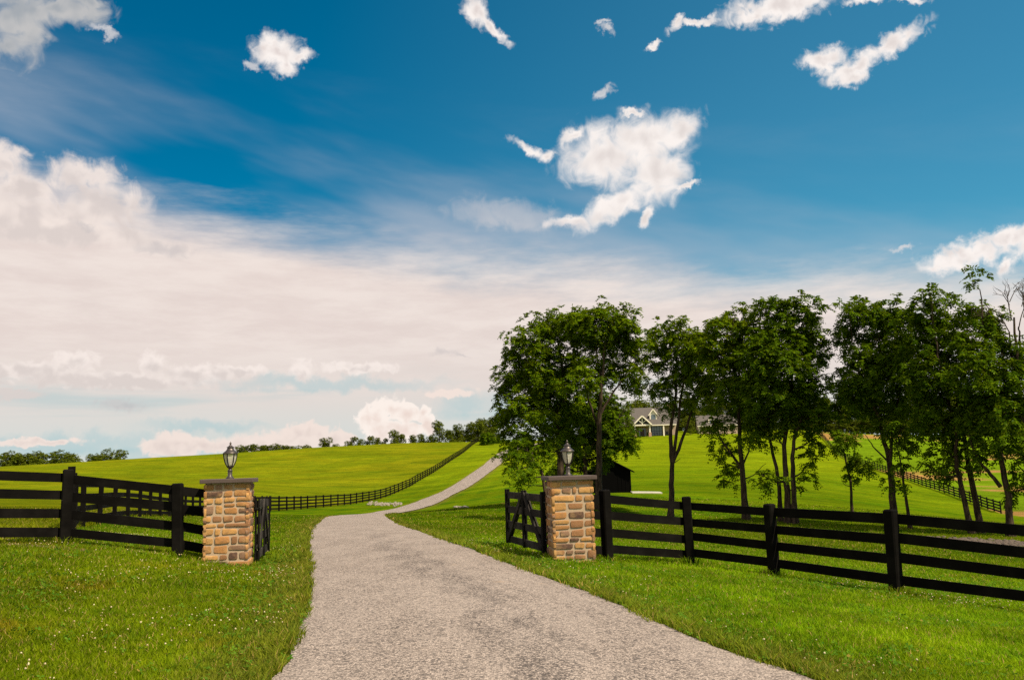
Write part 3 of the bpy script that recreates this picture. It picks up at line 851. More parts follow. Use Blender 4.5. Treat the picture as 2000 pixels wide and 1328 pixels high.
def leaf_sprays(C, D, leaflet=(.15, .055), leaves=6, pairs=4, reach=.42, droop=.5):
    """C spray centres (n,3), D outward directions; each spray = drooping compound leaves of paired leaflets"""
    n = len(C); k = leaves
    C = np.repeat(C, k, 0); D = np.repeat(D, k, 0); N = len(C)
    d = rand_unit(N) * .95 + D * .75; d[:, 2] = d[:, 2] * .85 + .15
    d /= np.linalg.norm(d, axis=1)[:, None]
    L = reach * (.65 + .7 * rng.random(N))
    up = np.tile([0, 0, 1.0], (N, 1)); s = np.cross(d, up); s /= np.maximum(1e-6, np.linalg.norm(s, axis=1))[:, None]
    nrm = np.cross(s, d); roll = rng.normal(0, .45, N)
    s2 = s * np.cos(roll)[:, None] + nrm * np.sin(roll)[:, None]
    quads = []
    tt = (np.arange(pairs) + .8) / (pairs + .3)
    for t in tt:
        p = C + d * (L * t)[:, None]; p[:, 2] -= droop * L * t * t
        tang = d.copy(); tang[:, 2] -= 2 * droop * t; tang /= np.linalg.norm(tang, axis=1)[:, None]
        for sg in (-1, 1):
            ll = leaflet[0] * (.75 + .5 * rng.random(N)) * (1.0 - .25 * abs(t - .5)); ww = leaflet[1] * (.8 + .4 * rng.random(N))
            ax = s2 * sg * .85 + tang * .5; ax[:, 2] -= .25 + .2 * rng.random(N); ax /= np.linalg.norm(ax, axis=1)[:, None]
            b = np.cross(ax, np.cross(s2, tang)); b += rng.normal(0, .25, (N, 3)); b /= np.maximum(1e-6, np.linalg.norm(b, axis=1))[:, None]
            q = np.stack([p, p + ax * (ll * .45)[:, None] + b * ww[:, None] * .5, p + ax * ll[:, None], p + ax * (ll * .5)[:, None] - b * ww[:, None] * .5], 1)
            quads.append(q)
    p = C + d * L[:, None]; p[:, 2] -= droop * L
    Q = np.concatenate(quads, 0)
    return Q

def limb_pts(a, b, n=6, sag=.0, wob=.08):
    a, b = np.array(a), np.array(b); L = np.linalg.norm(b - a); out = []
    off = rng.normal(0, wob * L, 3)
    for i in range(n + 1):
        t = i / n; p = a * (1 - t) + b * t + off * math.sin(math.pi * t); p[2] += -sag * L * math.sin(math.pi * t)
        out.append(p)
    return out

def tree(name, base, Y, stems, blobs, label, cat='tree', group=None, r0=.17, dens=11.0, leafmat=None, depth=1.0, bare=(), leaflet=(.17, .082), reach=.38):
    """stems: lists of (px, py) from the ground up; blobs: leaf masses (px, py, rx, ry) seen at distance Y"""
    leafmat = leafmat or M_leaf
    sc = Y / FOC
    b = at(base[0], base[1], Y); bz = h1(b[0], b[1]); B = np.array([b[0], b[1], bz])
    root = thing(name, B, label, cat, 0, group)
    wood = MB(); nodes = []
    dy0 = rng.normal(0, .25, len(stems))
    for si, st in enumerate(stems):
        pts = []
        m = len(st['p'])
        yoff = st.get('y', rng.uniform(-.5, .5)); y0 = st.get('y0', 0.0)
        for i, (px, py) in enumerate(st['p']):
            t = i / max(1, m - 1)
            p = at(px, py, Y + y0 + yoff * t) - B
            pts.append(p)
        if st.get('root', True): pts[0][2] = -.15
        # smooth
        P = catmull(np.array(pts), 4)
        ra, rb = st.get('r', (r0, .03)); n = len(P)
        rad = [ra + (rb - ra) * (i / (n - 1)) ** .85 for i in range(n)]
        if st.get('root', True): rad[0] *= 1.5; rad[1] *= 1.2
        P = P + np.c_[rng.normal(0, .02, (n, 2)), np.zeros(n)] * np.minimum(1, np.arange(n) / 3)[:, None]
        wood.tube(P, rad, 8)
        for q, rr in zip(P[n // 4:], rad[n // 4:]): nodes.append((q, rr))
    NP = np.array([q for q, _ in nodes]); NR = np.array([r_ for _, r_ in nodes])
    Qs = []
    for bl in blobs:
        px, py, rx, ry = bl[:4]
        yy = bl[4] if len(bl) > 4 else rng.uniform(-1, 1) * 1.1 * depth
        c = at(px, py, Y + yy) - B; ax, az = max(.3, rx * sc * 1.06 - .12), max(.25, ry * sc * 1.06 - .08); ay = max(.7, .9 * ax) * depth
        # limb from the stem up to the middle of the mass
        dist = np.linalg.norm((NP - c) * [1, 1, 1.0], axis=1) + np.maximum(0, NP[:, 2] - c[2] + .2) * 3
        j = int(np.argmin(dist)); rr = min(.055, NR[j] * .55)
        lp = limb_pts(NP[j], c, 6, .04, .07)
        wood.tube(lp, list(np.linspace(rr, .014, len(lp))), 6)
        n = int(1.65 * dens * (ax * az * 3.14) * (1 + .35 * ay))
        n = max(6, n)
        # sprays gather in tufts so that gaps open between them
        nt_ = max(3, n // 6)
        tu = rand_unit(nt_); tr = (.30 + .75 * rng.random(nt_) ** .8)[:, None]
        tuft = c + tu * tr * [ax, ay, az]
        pick = rng.integers(0, nt_, n)
        S = tuft[pick] + rng.normal(0, 1, (n, 3)) * [.33, .33, .27] * min(1.0, .5 + .5 * ax)
        D = (S - c) / [ax, ay, az] + rng.normal(0, .3, (n, 3)); D[:, 2] += .25
        D /= np.linalg.norm(D, axis=1)[:, None]
        Qs.append(leaf_sprays(S, D, leaflet=leaflet, reach=reach))
        for q in tuft[rng.permutation(nt_)[:max(2, nt_ * 2 // 3)]]:
            k = rng.integers(2, len(lp)); pp = limb_pts(lp[k], q, 4, -.05, .08)
            wood.tube(pp, list(np.linspace(.016, .005, len(pp))), 4, caps=False)
    for st in bare:
        P = [at(px, py, Y) - B for px, py in st['p']]; ra, rb = st['r']
        P = catmull(np.array(P), 5); wood.tube(P, list(np.linspace(ra, rb, len(P))), 5)
    tr_ = wood.build('trunk', M_bark, root, smooth=True)
    if Qs:
        Q = np.concatenate(Qs, 0)
        me = np_mesh('crown', Q.reshape(-1, 3), np.arange(len(Q) * 4).reshape(-1, 4), False)
        link_mesh('crown', me, leafmat, root)
    return root

def S(*p, r=(.17, .03), **k): d = {'p': list(p), 'r': r}; d.update(k); return d
GRP = 'walnut trees in a row below the house'
# the big clump left of the shed
tree('walnut_tree', (1097, 990), 55, [S((1097, 990), (1095, 900), (1091, 820), (1100, 740), (1088, 660), r=(.27, .05)), S((1092, 830), (1062, 765), (1032, 700), (1020, 670), r=(.12, .03), root=False), S((1096, 880), (1040, 830), (1000, 800), r=(.09, .02), root=False), S((1098, 790), (1130, 730), (1125, 650), r=(.1, .03), root=False)],
     [(1018, 682, 36, 36), (1050, 652, 40, 36), (1095, 632, 38, 30), (1125, 640, 34, 40), (1006, 738, 38, 34), (1055, 725, 50, 45), (1105, 720, 45, 45), (994, 795, 28, 34), (1035, 800, 48, 42), (1085, 805, 45, 42), (1000, 850, 32, 24), (1050, 862, 44, 26), (994, 765, 24, 28), (1078, 770, 42, 34), (1105, 860, 34, 30)],
     'broad leafy tree, leftmost of the big clump, its crown overhanging the far driveway', group=GRP, dens=12)
tree('walnut_tree', (1170, 985), 53, [S((1170, 990), (1170, 900), (1172, 800), (1176, 730), (1186, 650), r=(.24, .04)), S((1172, 810), (1195, 770), (1220, 735), (1240, 700), r=(.09, .02), root=False), S((1172, 840), (1150, 780), (1140, 700), r=(.09, .02), root=False), S((1176, 745), (1165, 690), (1158, 640), r=(.08, .02), root=False)],
     [(1130, 636, 34, 34), (1165, 628, 38, 32), (1205, 624, 34, 28), (1228, 652, 28, 32), (1195, 675, 42, 36), (1150, 690, 42, 40), (1245, 690, 28, 30), (1225, 722, 34, 28), (1175, 730, 36, 30), (1130, 745, 32, 36), (1246, 746, 24, 18), (1200, 615, 26, 18)],
     'tall tree with one straight trunk, its crown the highest in the clump beside the shed', group=GRP, dens=12)
tree('walnut_tree', (1146, 985), 59, [S((1146, 985), (1143, 900), (1138, 830), (1130, 780), r=(.2, .04)), S((1143, 890), (1175, 850), (1205, 820), (1220, 800), r=(.09, .02), root=False), S((1144, 900), (1180, 890), (1225, 875), r=(.08, .02), root=False)],
     [(1130, 818, 46, 40), (1172, 832, 42, 36), (1206, 806, 26, 30), (1212, 842, 22, 28), (1186, 866, 34, 20), (1140, 880, 38, 30), (1118, 925, 26, 26), (1238, 866, 17, 16), (1160, 790, 40, 30), (1090, 915, 24, 22), (1200, 850, 36, 26), (1168, 905, 18, 22)],
     'dark low-crowned tree in the middle of the clump beside the black shed', group=GRP, leafmat=M_leafd, dens=13)
tree('young_tree', (1070, 1000), 44, [S((1070, 1000), (1060, 930), (1046, 907), (1025, 893), r=(.10, .025)), S((1052, 915), (1040, 895), (1045, 870), r=(.04, .015), root=False), S((1046, 907), (1020, 915), (1000, 930), r=(.04, .012), root=False)],
     [(1005, 902, 28, 20), (1038, 888, 28, 20), (1000, 930, 20, 14), (1030, 925, 22, 12), (1018, 872, 26, 16), (1055, 905, 14, 12), (1015, 944, 12, 8)],
     'small low tree with a bent thin trunk between the gate and the stone pillar', 'tree', dens=8.5, leafmat=M_leafd)
tree('walnut_tree', (1308, 1018), 50, [S((1309, 1018), (1312, 960), (1312, 905), (1310, 840), (1320, 770), (1322, 700), (1326, 650), r=(.19, .03), y=.3), S((1313, 910), (1322, 840), (1331, 770), (1342, 700), (1345, 660), r=(.11, .025), root=False, y=-.5), S((1313, 905), (1336, 850), (1352, 800), (1378, 748), (1398, 700), r=(.11, .02), root=False), S((1315, 905), (1330, 895), r=(.03, .012), root=False)],
     [(1290, 652, 27, 24), (1330, 643, 34, 22), (1366, 660, 26, 26), (1284, 698, 24, 28), (1325, 694, 36, 34), (1365, 704, 28, 32), (1282, 750, 18, 24), (1300, 790, 20, 30), (1388, 700, 24, 30), (1376, 752, 24, 28), (1345, 745, 26, 26), (1345, 800, 16, 16), (1310, 672, 34, 30), (1352, 682, 34, 32), (1298, 735, 24, 28), (1345, 720, 32, 26), (1388, 735, 24, 34), (1352, 770, 22, 20), (1275, 668, 16, 20)],
     'slender tree whose trunk forks into three stems in front of the house porch', group=GRP, dens=9.5)
tree('walnut_tree', (1457, 1014), 47, [S((1458, 1014), (1451, 930), (1446, 880), (1443, 810), (1446, 740), (1432, 670), r=(.19, .03)), S((1450, 915), (1424, 880), (1405, 850), (1400, 805), r=(.09, .02), root=False), S((1452, 905), (1464, 875), (1471, 835), r=(.06, .015), root=False), S((1444, 800), (1465, 740), (1470, 680), r=(.08, .02), root=False), S((1456, 935), (1475, 925), (1495, 905), r=(.035, .012), root=False)],
     [(1402, 640, 28, 34), (1436, 616, 32, 24), (1460, 640, 30, 34), (1418, 696, 34, 34), (1464, 696, 34, 40), (1402, 768, 26, 34), (1392, 835, 20, 36), (1420, 905, 13, 34), (1408, 870, 14, 28), (1466, 756, 34, 34), (1475, 850, 16, 26), (1435, 760, 26, 30), (1425, 820, 18, 20), (1418, 945, 8, 16), (1385, 690, 28, 40), (1425, 650, 34, 40), (1445, 720, 36, 40), (1412, 735, 32, 36), (1440, 790, 30, 26), (1480, 720, 26, 40)],
     'tree with a leaning left limb trailing pale leaves down its trunk almost to the fence', group=GRP, dens=10)
tree('walnut_tree', (1545, 1022), 45, [S((1541, 1024), (1536, 940), (1532, 870), (1545, 780), (1550, 660), r=(.20, .04), y=.2), S((1553, 1024), (1549, 930), (1551, 860), (1574, 780), (1586, 680), r=(.16, .03), y=-.4, y0=-.2), S((1524, 1008), (1519, 930), (1506, 870), (1499, 800), (1490, 690), r=(.13, .03), y0=.8)],
     [(1492, 608, 32, 26), (1536, 592, 36, 20), (1578, 612, 24, 28), (1500, 664, 44, 38), (1555, 660, 44, 42), (1590, 690, 22, 36), (1485, 738, 38, 38), (1540, 735, 46, 40), (1592, 748, 28, 32), (1500, 800, 42, 36), (1560, 806, 42, 34), (1605, 812, 22, 26), (1515, 850, 36, 24), (1585, 858, 30, 24), (1488, 928, 22, 14), (1508, 940, 14, 10), (1578, 905, 22, 16), (1560, 945, 14, 9), (1480, 850, 20, 22), (1525, 630, 44, 34), (1480, 690, 36, 40), (1525, 700, 46, 40), (1575, 650, 34, 36), (1530, 780, 46, 36), (1592, 780, 24, 34), (1470, 770, 30, 36)],
     'three-trunked dark tree rising behind the middle of the right fence', group=GRP, dens=11.5, leafmat=M_leafd)
tree('young_tree', (1665, 1012), 50, [S((1665, 1014), (1661, 945), (1652, 900), (1641, 850), (1634, 780), r=(.095, .02)), S((1658, 920), (1668, 880), (1672, 840), r=(.04, .012), root=False), S((1661, 950), (1648, 945), (1641, 925), r=(.025, .008), root=False)],
     [(1640, 800, 28, 36), (1662, 858, 18, 16), (1690, 906, 26, 18), (1676, 900, 18, 16), (1680, 790, 28, 34), (1622, 855, 24, 20), (1655, 770, 28, 26), (1668, 925, 12, 10)],
     'thin young tree with one leafy tuft hanging to the right above the far fence', dens=10, leafmat=M_leafd)
tree('walnut_tree', (1743, 1020), 43, [S((1744, 1024), (1742, 950), (1735, 890), (1722, 840), (1716, 770), (1720, 670), r=(.21, .035)), S((1738, 905), (1746, 830), (1760, 750), (1765, 680), r=(.1, .02), root=False), S((1733, 900), (1706, 872), (1690, 848), r=(.05, .015), root=False), S((1720, 820), (1690, 760), (1665, 690), r=(.09, .02), root=False)],
     [(1658, 610, 28, 22), (1700, 600, 30, 16), (1748, 602, 20, 20), (1655, 656, 28, 32), (1704, 650, 40, 34), (1754, 652, 32, 38), (1685, 716, 44, 36), (1738, 716, 42, 40), (1700, 775, 40, 34), (1755, 780, 34, 34), (1665, 770, 24, 28), (1725, 820, 32, 24), (1770, 830, 24, 24), (1680, 630, 38, 36), (1730, 625, 34, 30), (1765, 700, 30, 50), (1715, 690, 46, 40), (1660, 740, 34, 34), (1720, 760, 40, 36)],
     'thick-trunked tree just left of the foreground fence post, crown standing apart from the three-trunked one', group=GRP, dens=11.5, leafmat=M_leafd)
tree('young_tree', (1777, 1028), 42, [S((1778, 1030), (1769, 965), (1760, 910), (1752, 865), r=(.10, .02)), S((1769, 965), (1756, 952), (1745, 945), r=(.025, .008), root=False)],
     [(1756, 882, 20, 18), (1742, 945, 13, 13), (1760, 852, 22, 20), (1772, 905, 10, 9)],
     'small leaning sapling with a sparse low tuft between two thick trunks', dens=10, leafmat=M_leafd)
tree('walnut_tree', (1911, 1046), 40, [S((1916, 1048), (1906, 980), (1891, 900), (1882, 830), (1886, 740), (1862, 640), r=(.18, .03)), S((1900, 1040), (1879, 960), (1868, 900), (1866, 840), (1840, 740), (1825, 650), r=(.14, .03), y0=-.8), S((1884, 830), (1850, 790), (1815, 740), r=(.09, .02), root=False)],
     [(1808, 588, 24, 24), (1826, 630, 36, 34), (1805, 688, 32, 36), (1850, 700, 40, 40), (1812, 752, 30, 36), (1862, 770, 40, 36), (1828, 822, 42, 30), (1880, 838, 36, 28), (1846, 880, 36, 22), (1814, 912, 20, 18), (1872, 650, 26, 32), (1845, 905, 26, 18), (1895, 900, 18, 20), (1796, 790, 20, 26), (1800, 640, 30, 40), (1845, 660, 40, 40), (1790, 700, 28, 36), (1830, 730, 42, 40), (1880, 720, 38, 40), (1800, 800, 34, 30), (1850, 830, 40, 30), (1780, 740, 22, 36), (1815, 565, 16, 14), (1840, 600, 26, 22)],
     'leaning two-trunked tree with a ragged crown right of the thick-trunked tree', group=GRP, dens=11.5, leafmat=M_leafd)
tree('walnut_tree', (1973, 1048), 38, [S((1974, 1050), (1969, 970), (1956, 900), (1946, 830), (1940, 740), (1922, 640), (1914, 565), r=(.17, .02)), S((1954, 950), (1928, 918), (1905, 888), (1890, 840), r=(.10, .025), root=False), S((1946, 840), (1975, 780), (1990, 720), r=(.08, .02), root=False)],
     [(1908, 546, 16, 10), (1898, 600, 22, 20), (1925, 618, 28, 26), (1948, 648, 22, 26), (1896, 672, 30, 34), (1940, 706, 30, 36), (1906, 760, 32, 36), (1955, 795, 28, 32), (1920, 842, 34, 26), (1962, 866, 24, 22), (1985, 745, 18, 36), (1900, 880, 18, 18), (1915, 650, 36, 36), (1900, 720, 36, 38), (1940, 760, 34, 36), (1965, 720, 26, 40), (1890, 800, 32, 30), (1935, 820, 34, 28), (1980, 820, 24, 34), (1958, 680, 24, 30)],
     'tallest tree of the row with a thin leafy tip and a low limb forking left', group=GRP, dens=11, leafmat=M_leafd)
# dying tree at the right edge: bare twigs on top, dark leaves below
def twigs(px, py, ang, ln, lev, out):
    x2 = px + math.cos(ang) * ln; y2 = py - math.sin(ang) * ln
    out.append(S((px, py), ((px + x2) / 2 + random.uniform(-2, 2), (py + y2) / 2), (x2, y2), r=(.007 + .006 * lev, .004 + .005 * lev)))
    if lev > 0:
        for k in range(2 + (lev > 1)): twigs(px + (x2 - px) * random.uniform(.45, 1), py + (y2 - py) * random.uniform(.45, 1), ang + random.uniform(-.75, .75), ln * random.uniform(.55, .85), lev - 1, out)
bt = []
for (px, py, a) in ((1976, 625, 1.75), (1990, 640, 1.3), (1972, 650, 2.1), (2003, 650, 1.5)): twigs(px, py, a, 44, 3, bt)
tree('dying_tree', (2025, 1052), 38, [S((2025, 1054), (2012, 950), (2000, 850), (1990, 740), (1980, 620), r=(.2, .04)), S((2000, 850), (2020, 760), (2004, 645), r=(.1, .03), root=False), S((1990, 740), (1975, 690), (1971, 648), r=(.06, .03), root=False), S((1990, 700), (1992, 660), (1990, 638), r=(.05, .03), root=False)],
     [(1992, 690, 16, 30), (2010, 740, 28, 40), (1988, 800, 22, 34), (2020, 840, 34, 36), (1990, 860, 20, 26), (2012, 680, 22, 30), (1990, 935, 16, 18), (1976, 960, 14, 12), (1996, 770, 24, 40), (2015, 800, 30, 40), (1985, 905, 18, 18), (2012, 900, 24, 30)],
     'dying tree at the right picture edge with bare twigs at its top', dens=10, leafmat=M_leafd, bare=bt)

# far trees: a few crowns, copied along the skyline and behind the house
def far_proto(k):
    h = 10.0; root = thing('distant_tree', (0, 0, -500), 'x', 'tree')
    wood = MB(); wood.tube([(0, 0, -.6), (.1, .05, 2.5), (0, .1, 6)], [.3, .22, .08], 6)
    Qs = []
    nb = 9 + k % 3; wid = (.34, .44, .38, .5)[k % 4]
    for i in range(nb):
        t = rng.random(); a = rng.random() * 6.28; rr = wid * h * math.sqrt(rng.random()) * (.75 if t > .6 else 1)
        c = np.array([math.cos(a) * rr * .8, math.sin(a) * rr * .8, h * (.17 + .68 * t)]); r_ = rng.uniform(1.3, 2.1)
        n = 46
        q = c + rand_unit(n) * (.55 + .5 * rng.random(n))[:, None] * [r_, r_, r_ * .85]
        D = q - c; D /= np.linalg.norm(D, axis=1)[:, None]
        Qs.append(leaf_sprays(q, D, leaflet=(.42, .24), leaves=4, pairs=2, reach=.75))
        wood.tube(limb_pts((0, 0, 2 + 3 * t), c, 4), [.1, .08, .06, .05, .03], 5)
    wood.build('trunk', M_bark, root)
    Q = np.concatenate(Qs, 0)
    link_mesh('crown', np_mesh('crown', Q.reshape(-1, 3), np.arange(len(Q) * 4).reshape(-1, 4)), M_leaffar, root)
    zmax = Q[..., 2].max()
    return root, zmax
PROTO = [far_proto(k) for k in range(4)]
used = set()
def far_tree(k, px, ytop, Y, label, group, wide=1.0, hmin=3.0):
    root, zm = PROTO[k % 4]
    p = at(px, ytop, Y); z = h1(p[0], p[1]); hgt = max(hmin, p[2] - z)
    o = root if (k % 4) not in used else copy_tree(root)
    used.add(k % 4)
    o.location = (p[0], p[1], z); s = hgt / zm; o.scale = (s * wide, s * wide, s); o.rotation_euler = (0, 0, rng.random() * 6.28)
    o['label'] = label; o['group'] = group
    return o
g1 = 'trees on the far left horizon'
for i, (px, yt, w) in enumerate([(8, 878, 1.5), (32, 880, 1.5), (55, 883, 1.5), (82, 876, 1.3), (105, 878, 1.4), (128, 884, 1.4), (145, 889, 1.2)]):
    far_tree(i, px, yt - 3 + 9 * rng.random(), 430 + 10 * (i % 3), 'one of the round green trees massed at the far left edge of the horizon', g1, w * .8)
for i, (px, yt, w) in enumerate([(192, 884, 1.3), (226, 874, 1.25), (212, 885, 1.3)]):
    far_tree(i + 1, px, yt, 400, 'one of the few trees alone on the skyline left of the left lantern', 'small tree group left of the left lantern', w * .8)
for i, (px, yt, w) in enumerate([(476, 868, 1.2), (494, 866, 1.1), (509, 867, 1.2), (528, 868, 1.3), (544, 865, 1.3), (560, 868, 1.2), (577, 869, 1.2), (592, 868, 1.1), (610, 872, 1.1)]):
    far_tree(i, px, yt, 365, 'one of the low trees in the skyline row just right of the left lantern', 'skyline trees right of the left lantern', w)
far_tree(2, 636, 853, 350, 'lone round tree on the hill crest between two rows of skyline trees', 'skyline trees on the hill crest', 1.0)
for i, (px, yt, w) in enumerate([(655, 866, 1.2), (686, 852, 1.0), (705, 856, 1.0), (721, 850, .9), (737, 853, .9), (750, 855, .9), (771, 838, .9), (782, 846, .9), (806, 848, 1.0), (824, 846, 1.0), (840, 850, 1.0)]):
    far_tree(i + 2, px, yt, 345, 'one of the mid-height trees along the hill crest left of the tallest skyline tree', 'skyline trees on the hill crest', w)
far_tree(0, 858, 819, 340, 'tallest rounded tree on the hill crest left of the far fence top', 'skyline trees on the hill crest', .8)
for i, (px, yt, w) in enumerate([(878, 838, .9), (893, 826, .7), (912, 824, .9), (932, 820, .9), (948, 815, .9), (962, 812, 1.0), (925, 838, .9), (885, 845, 1.), (945, 835, 1.)]):
    far_tree(i + 1, px, yt, 338 + (i % 3) * 6, 'one of the dark trees crowding the hill crest where the far fence ends', 'dark trees at the top of the far fence', w)
for i in range(34):
    px = 1180 + i * 26 + rng.uniform(-8, 8); yt = (782 if px < 1350 else 772) + rng.uniform(-10, 14) + (8 if 1440 < px < 1800 else 0)
    if 1225 < px < 1335: yt = 781 + rng.uniform(-3, 5)
    far_tree(i, px, yt, 285 + (i * 37 % 40), 'one of the dark wood-edge trees standing behind the house and the field', 'wood-edge trees behind the house', .95)
for i in range(26):
    px = 1455 + i * 23 + rng.uniform(-6, 6)
    far_tree(i + 1, px, 822 + rng.uniform(-6, 6), 281 + (i * 7 % 11), 'one of the low dark bushes along the wood edge behind the right-hand field', 'bushes along the wood edge', 1.9)
for i, (px, yt, Y, w) in enumerate([(1340, 812, 240, .8), (1352, 795, 246, .8), (1368, 800, 248, .8), (1348, 825, 231, 1.0), (1225, 815, 228, .8), (1205, 805, 236, 1.0)]):
    far_tree(i, px, yt, Y, 'one of the garden trees growing close against the house and garage walls', 'garden trees around the house', w)
tree('small_tree', (952, 878), 262, [S((952, 878), (952, 868), (952, 856), r=(.14, .06))], [(946, 858, 8, 6), (956, 855, 9, 7), (950, 850, 8, 5), (960, 861, 6, 5), (943, 862, 5, 4)],
     'small round ornamental tree on the verge at the top of the far driveway', dens=5, leafmat=M_leafd, leaflet=(.4, .2), reach=.7)
tree('garden_bush', (975, 872), 268, [S((975, 876), (975, 866), r=(.14, .06))], [(968, 864, 8, 8), (978, 862, 9, 9), (988, 864, 8, 8), (972, 870, 9, 5)],
     'dark rounded bush beside the top of the driveway next to the small ornamental tree', 'bush', dens=5, leafmat=M_leafd, leaflet=(.4, .2), reach=.7)

# ------------------------------------------------------------------ house on the rise
M_wall = simple_mat('house_stone_veneer', (.40, .285, .205), .9, .28, 1.6, .4, bdist=.03)
M_trim = simple_mat('cream_trim', (.78, .70, .56), .6, .05, 2, .05)
M_shingle = simple_mat('grey_shingles', (.088, .075, .065), .9, .25, 2.2, .5, bdist=.03)
M_door = simple_mat('dark_door', (.055, .025, .018), .5, .2, 3, .1)
M_dark = simple_mat('dark_frame', (.018, .016, .015), .5, .2, 3, .1)
M_pane = simple_mat('window_pane', (.10, .13, .15), .08, .2, .4, 0, 0, .9)
M_chim = simple_mat('chimney_stone', (.42, .25, .16), .9, .3, 2.2, .4, bdist=.03)
M_black = simple_mat('black_barn_boards', (.0022, .002, .0018), .95, .3, 3, .3, spec=.05)
M_blackroof = simple_mat('black_barn_roof', (.0035, .003, .003), .95, .3, 3, .3, spec=.05)
M_gardoor = simple_mat('stucco', (.42, .30, .22), .85, .08, 1, .1)

def gable(mb, x0, x1, y0, y1, z0, z1, ov=.3, th=.18, ridge='y'):
    """two pitched roof slabs; ridge along y (gable faces the viewer) or along x"""
    if ridge == 'y':
        xm = (x0 + x1) / 2
        for sx, xe in ((-1, x0), (1, x1)):
            dx = abs(xe - xm); sl = (z1 - z0) / dx; xo = xe + sx * ov; zo = z0 - ov * sl
            V = [(xm, y0 - ov, z1), (xo, y0 - ov, zo), (xo, y1 + ov, zo), (xm, y1 + ov, z1)]
            V += [(a, b, c + th) for a, b, c in V]
            mb.add(V, [(0, 1, 2, 3), (7, 6, 5, 4), (0, 4, 5, 1), (1, 5, 6, 2), (2, 6, 7, 3), (3, 7, 4, 0)])
    else:
        ym = (y0 + y1) / 2
        for sy, ye in ((-1, y0), (1, y1)):
            dy = abs(ye - ym); sl = (z1 - z0) / dy; yo = ye + sy * ov; zo = z0 - ov * sl
            V = [(x0 - ov, ym, z1), (x0 - ov, yo, zo), (x1 + ov, yo, zo), (x1 + ov, ym, z1)]
            V += [(a, b, c + th) for a, b, c in V]
            mb.add(V, [(3, 2, 1, 0), (4, 5, 6, 7), (1, 5, 4, 0), (2, 6, 5, 1), (3, 7, 6, 2), (0, 4, 7, 3)])
def prism(mb, tri, y0, y1):
    V = [(x, y0, z) for x, z in tri] + [(x, y1, z) for x, z in tri]; n = len(tri)
    mb.add(V, [tuple(range(n)), tuple(range(2 * n - 1, n - 1, -1))] + [((i + 1) % n, i, n + i, n + (i + 1) % n) for i in range(n)])

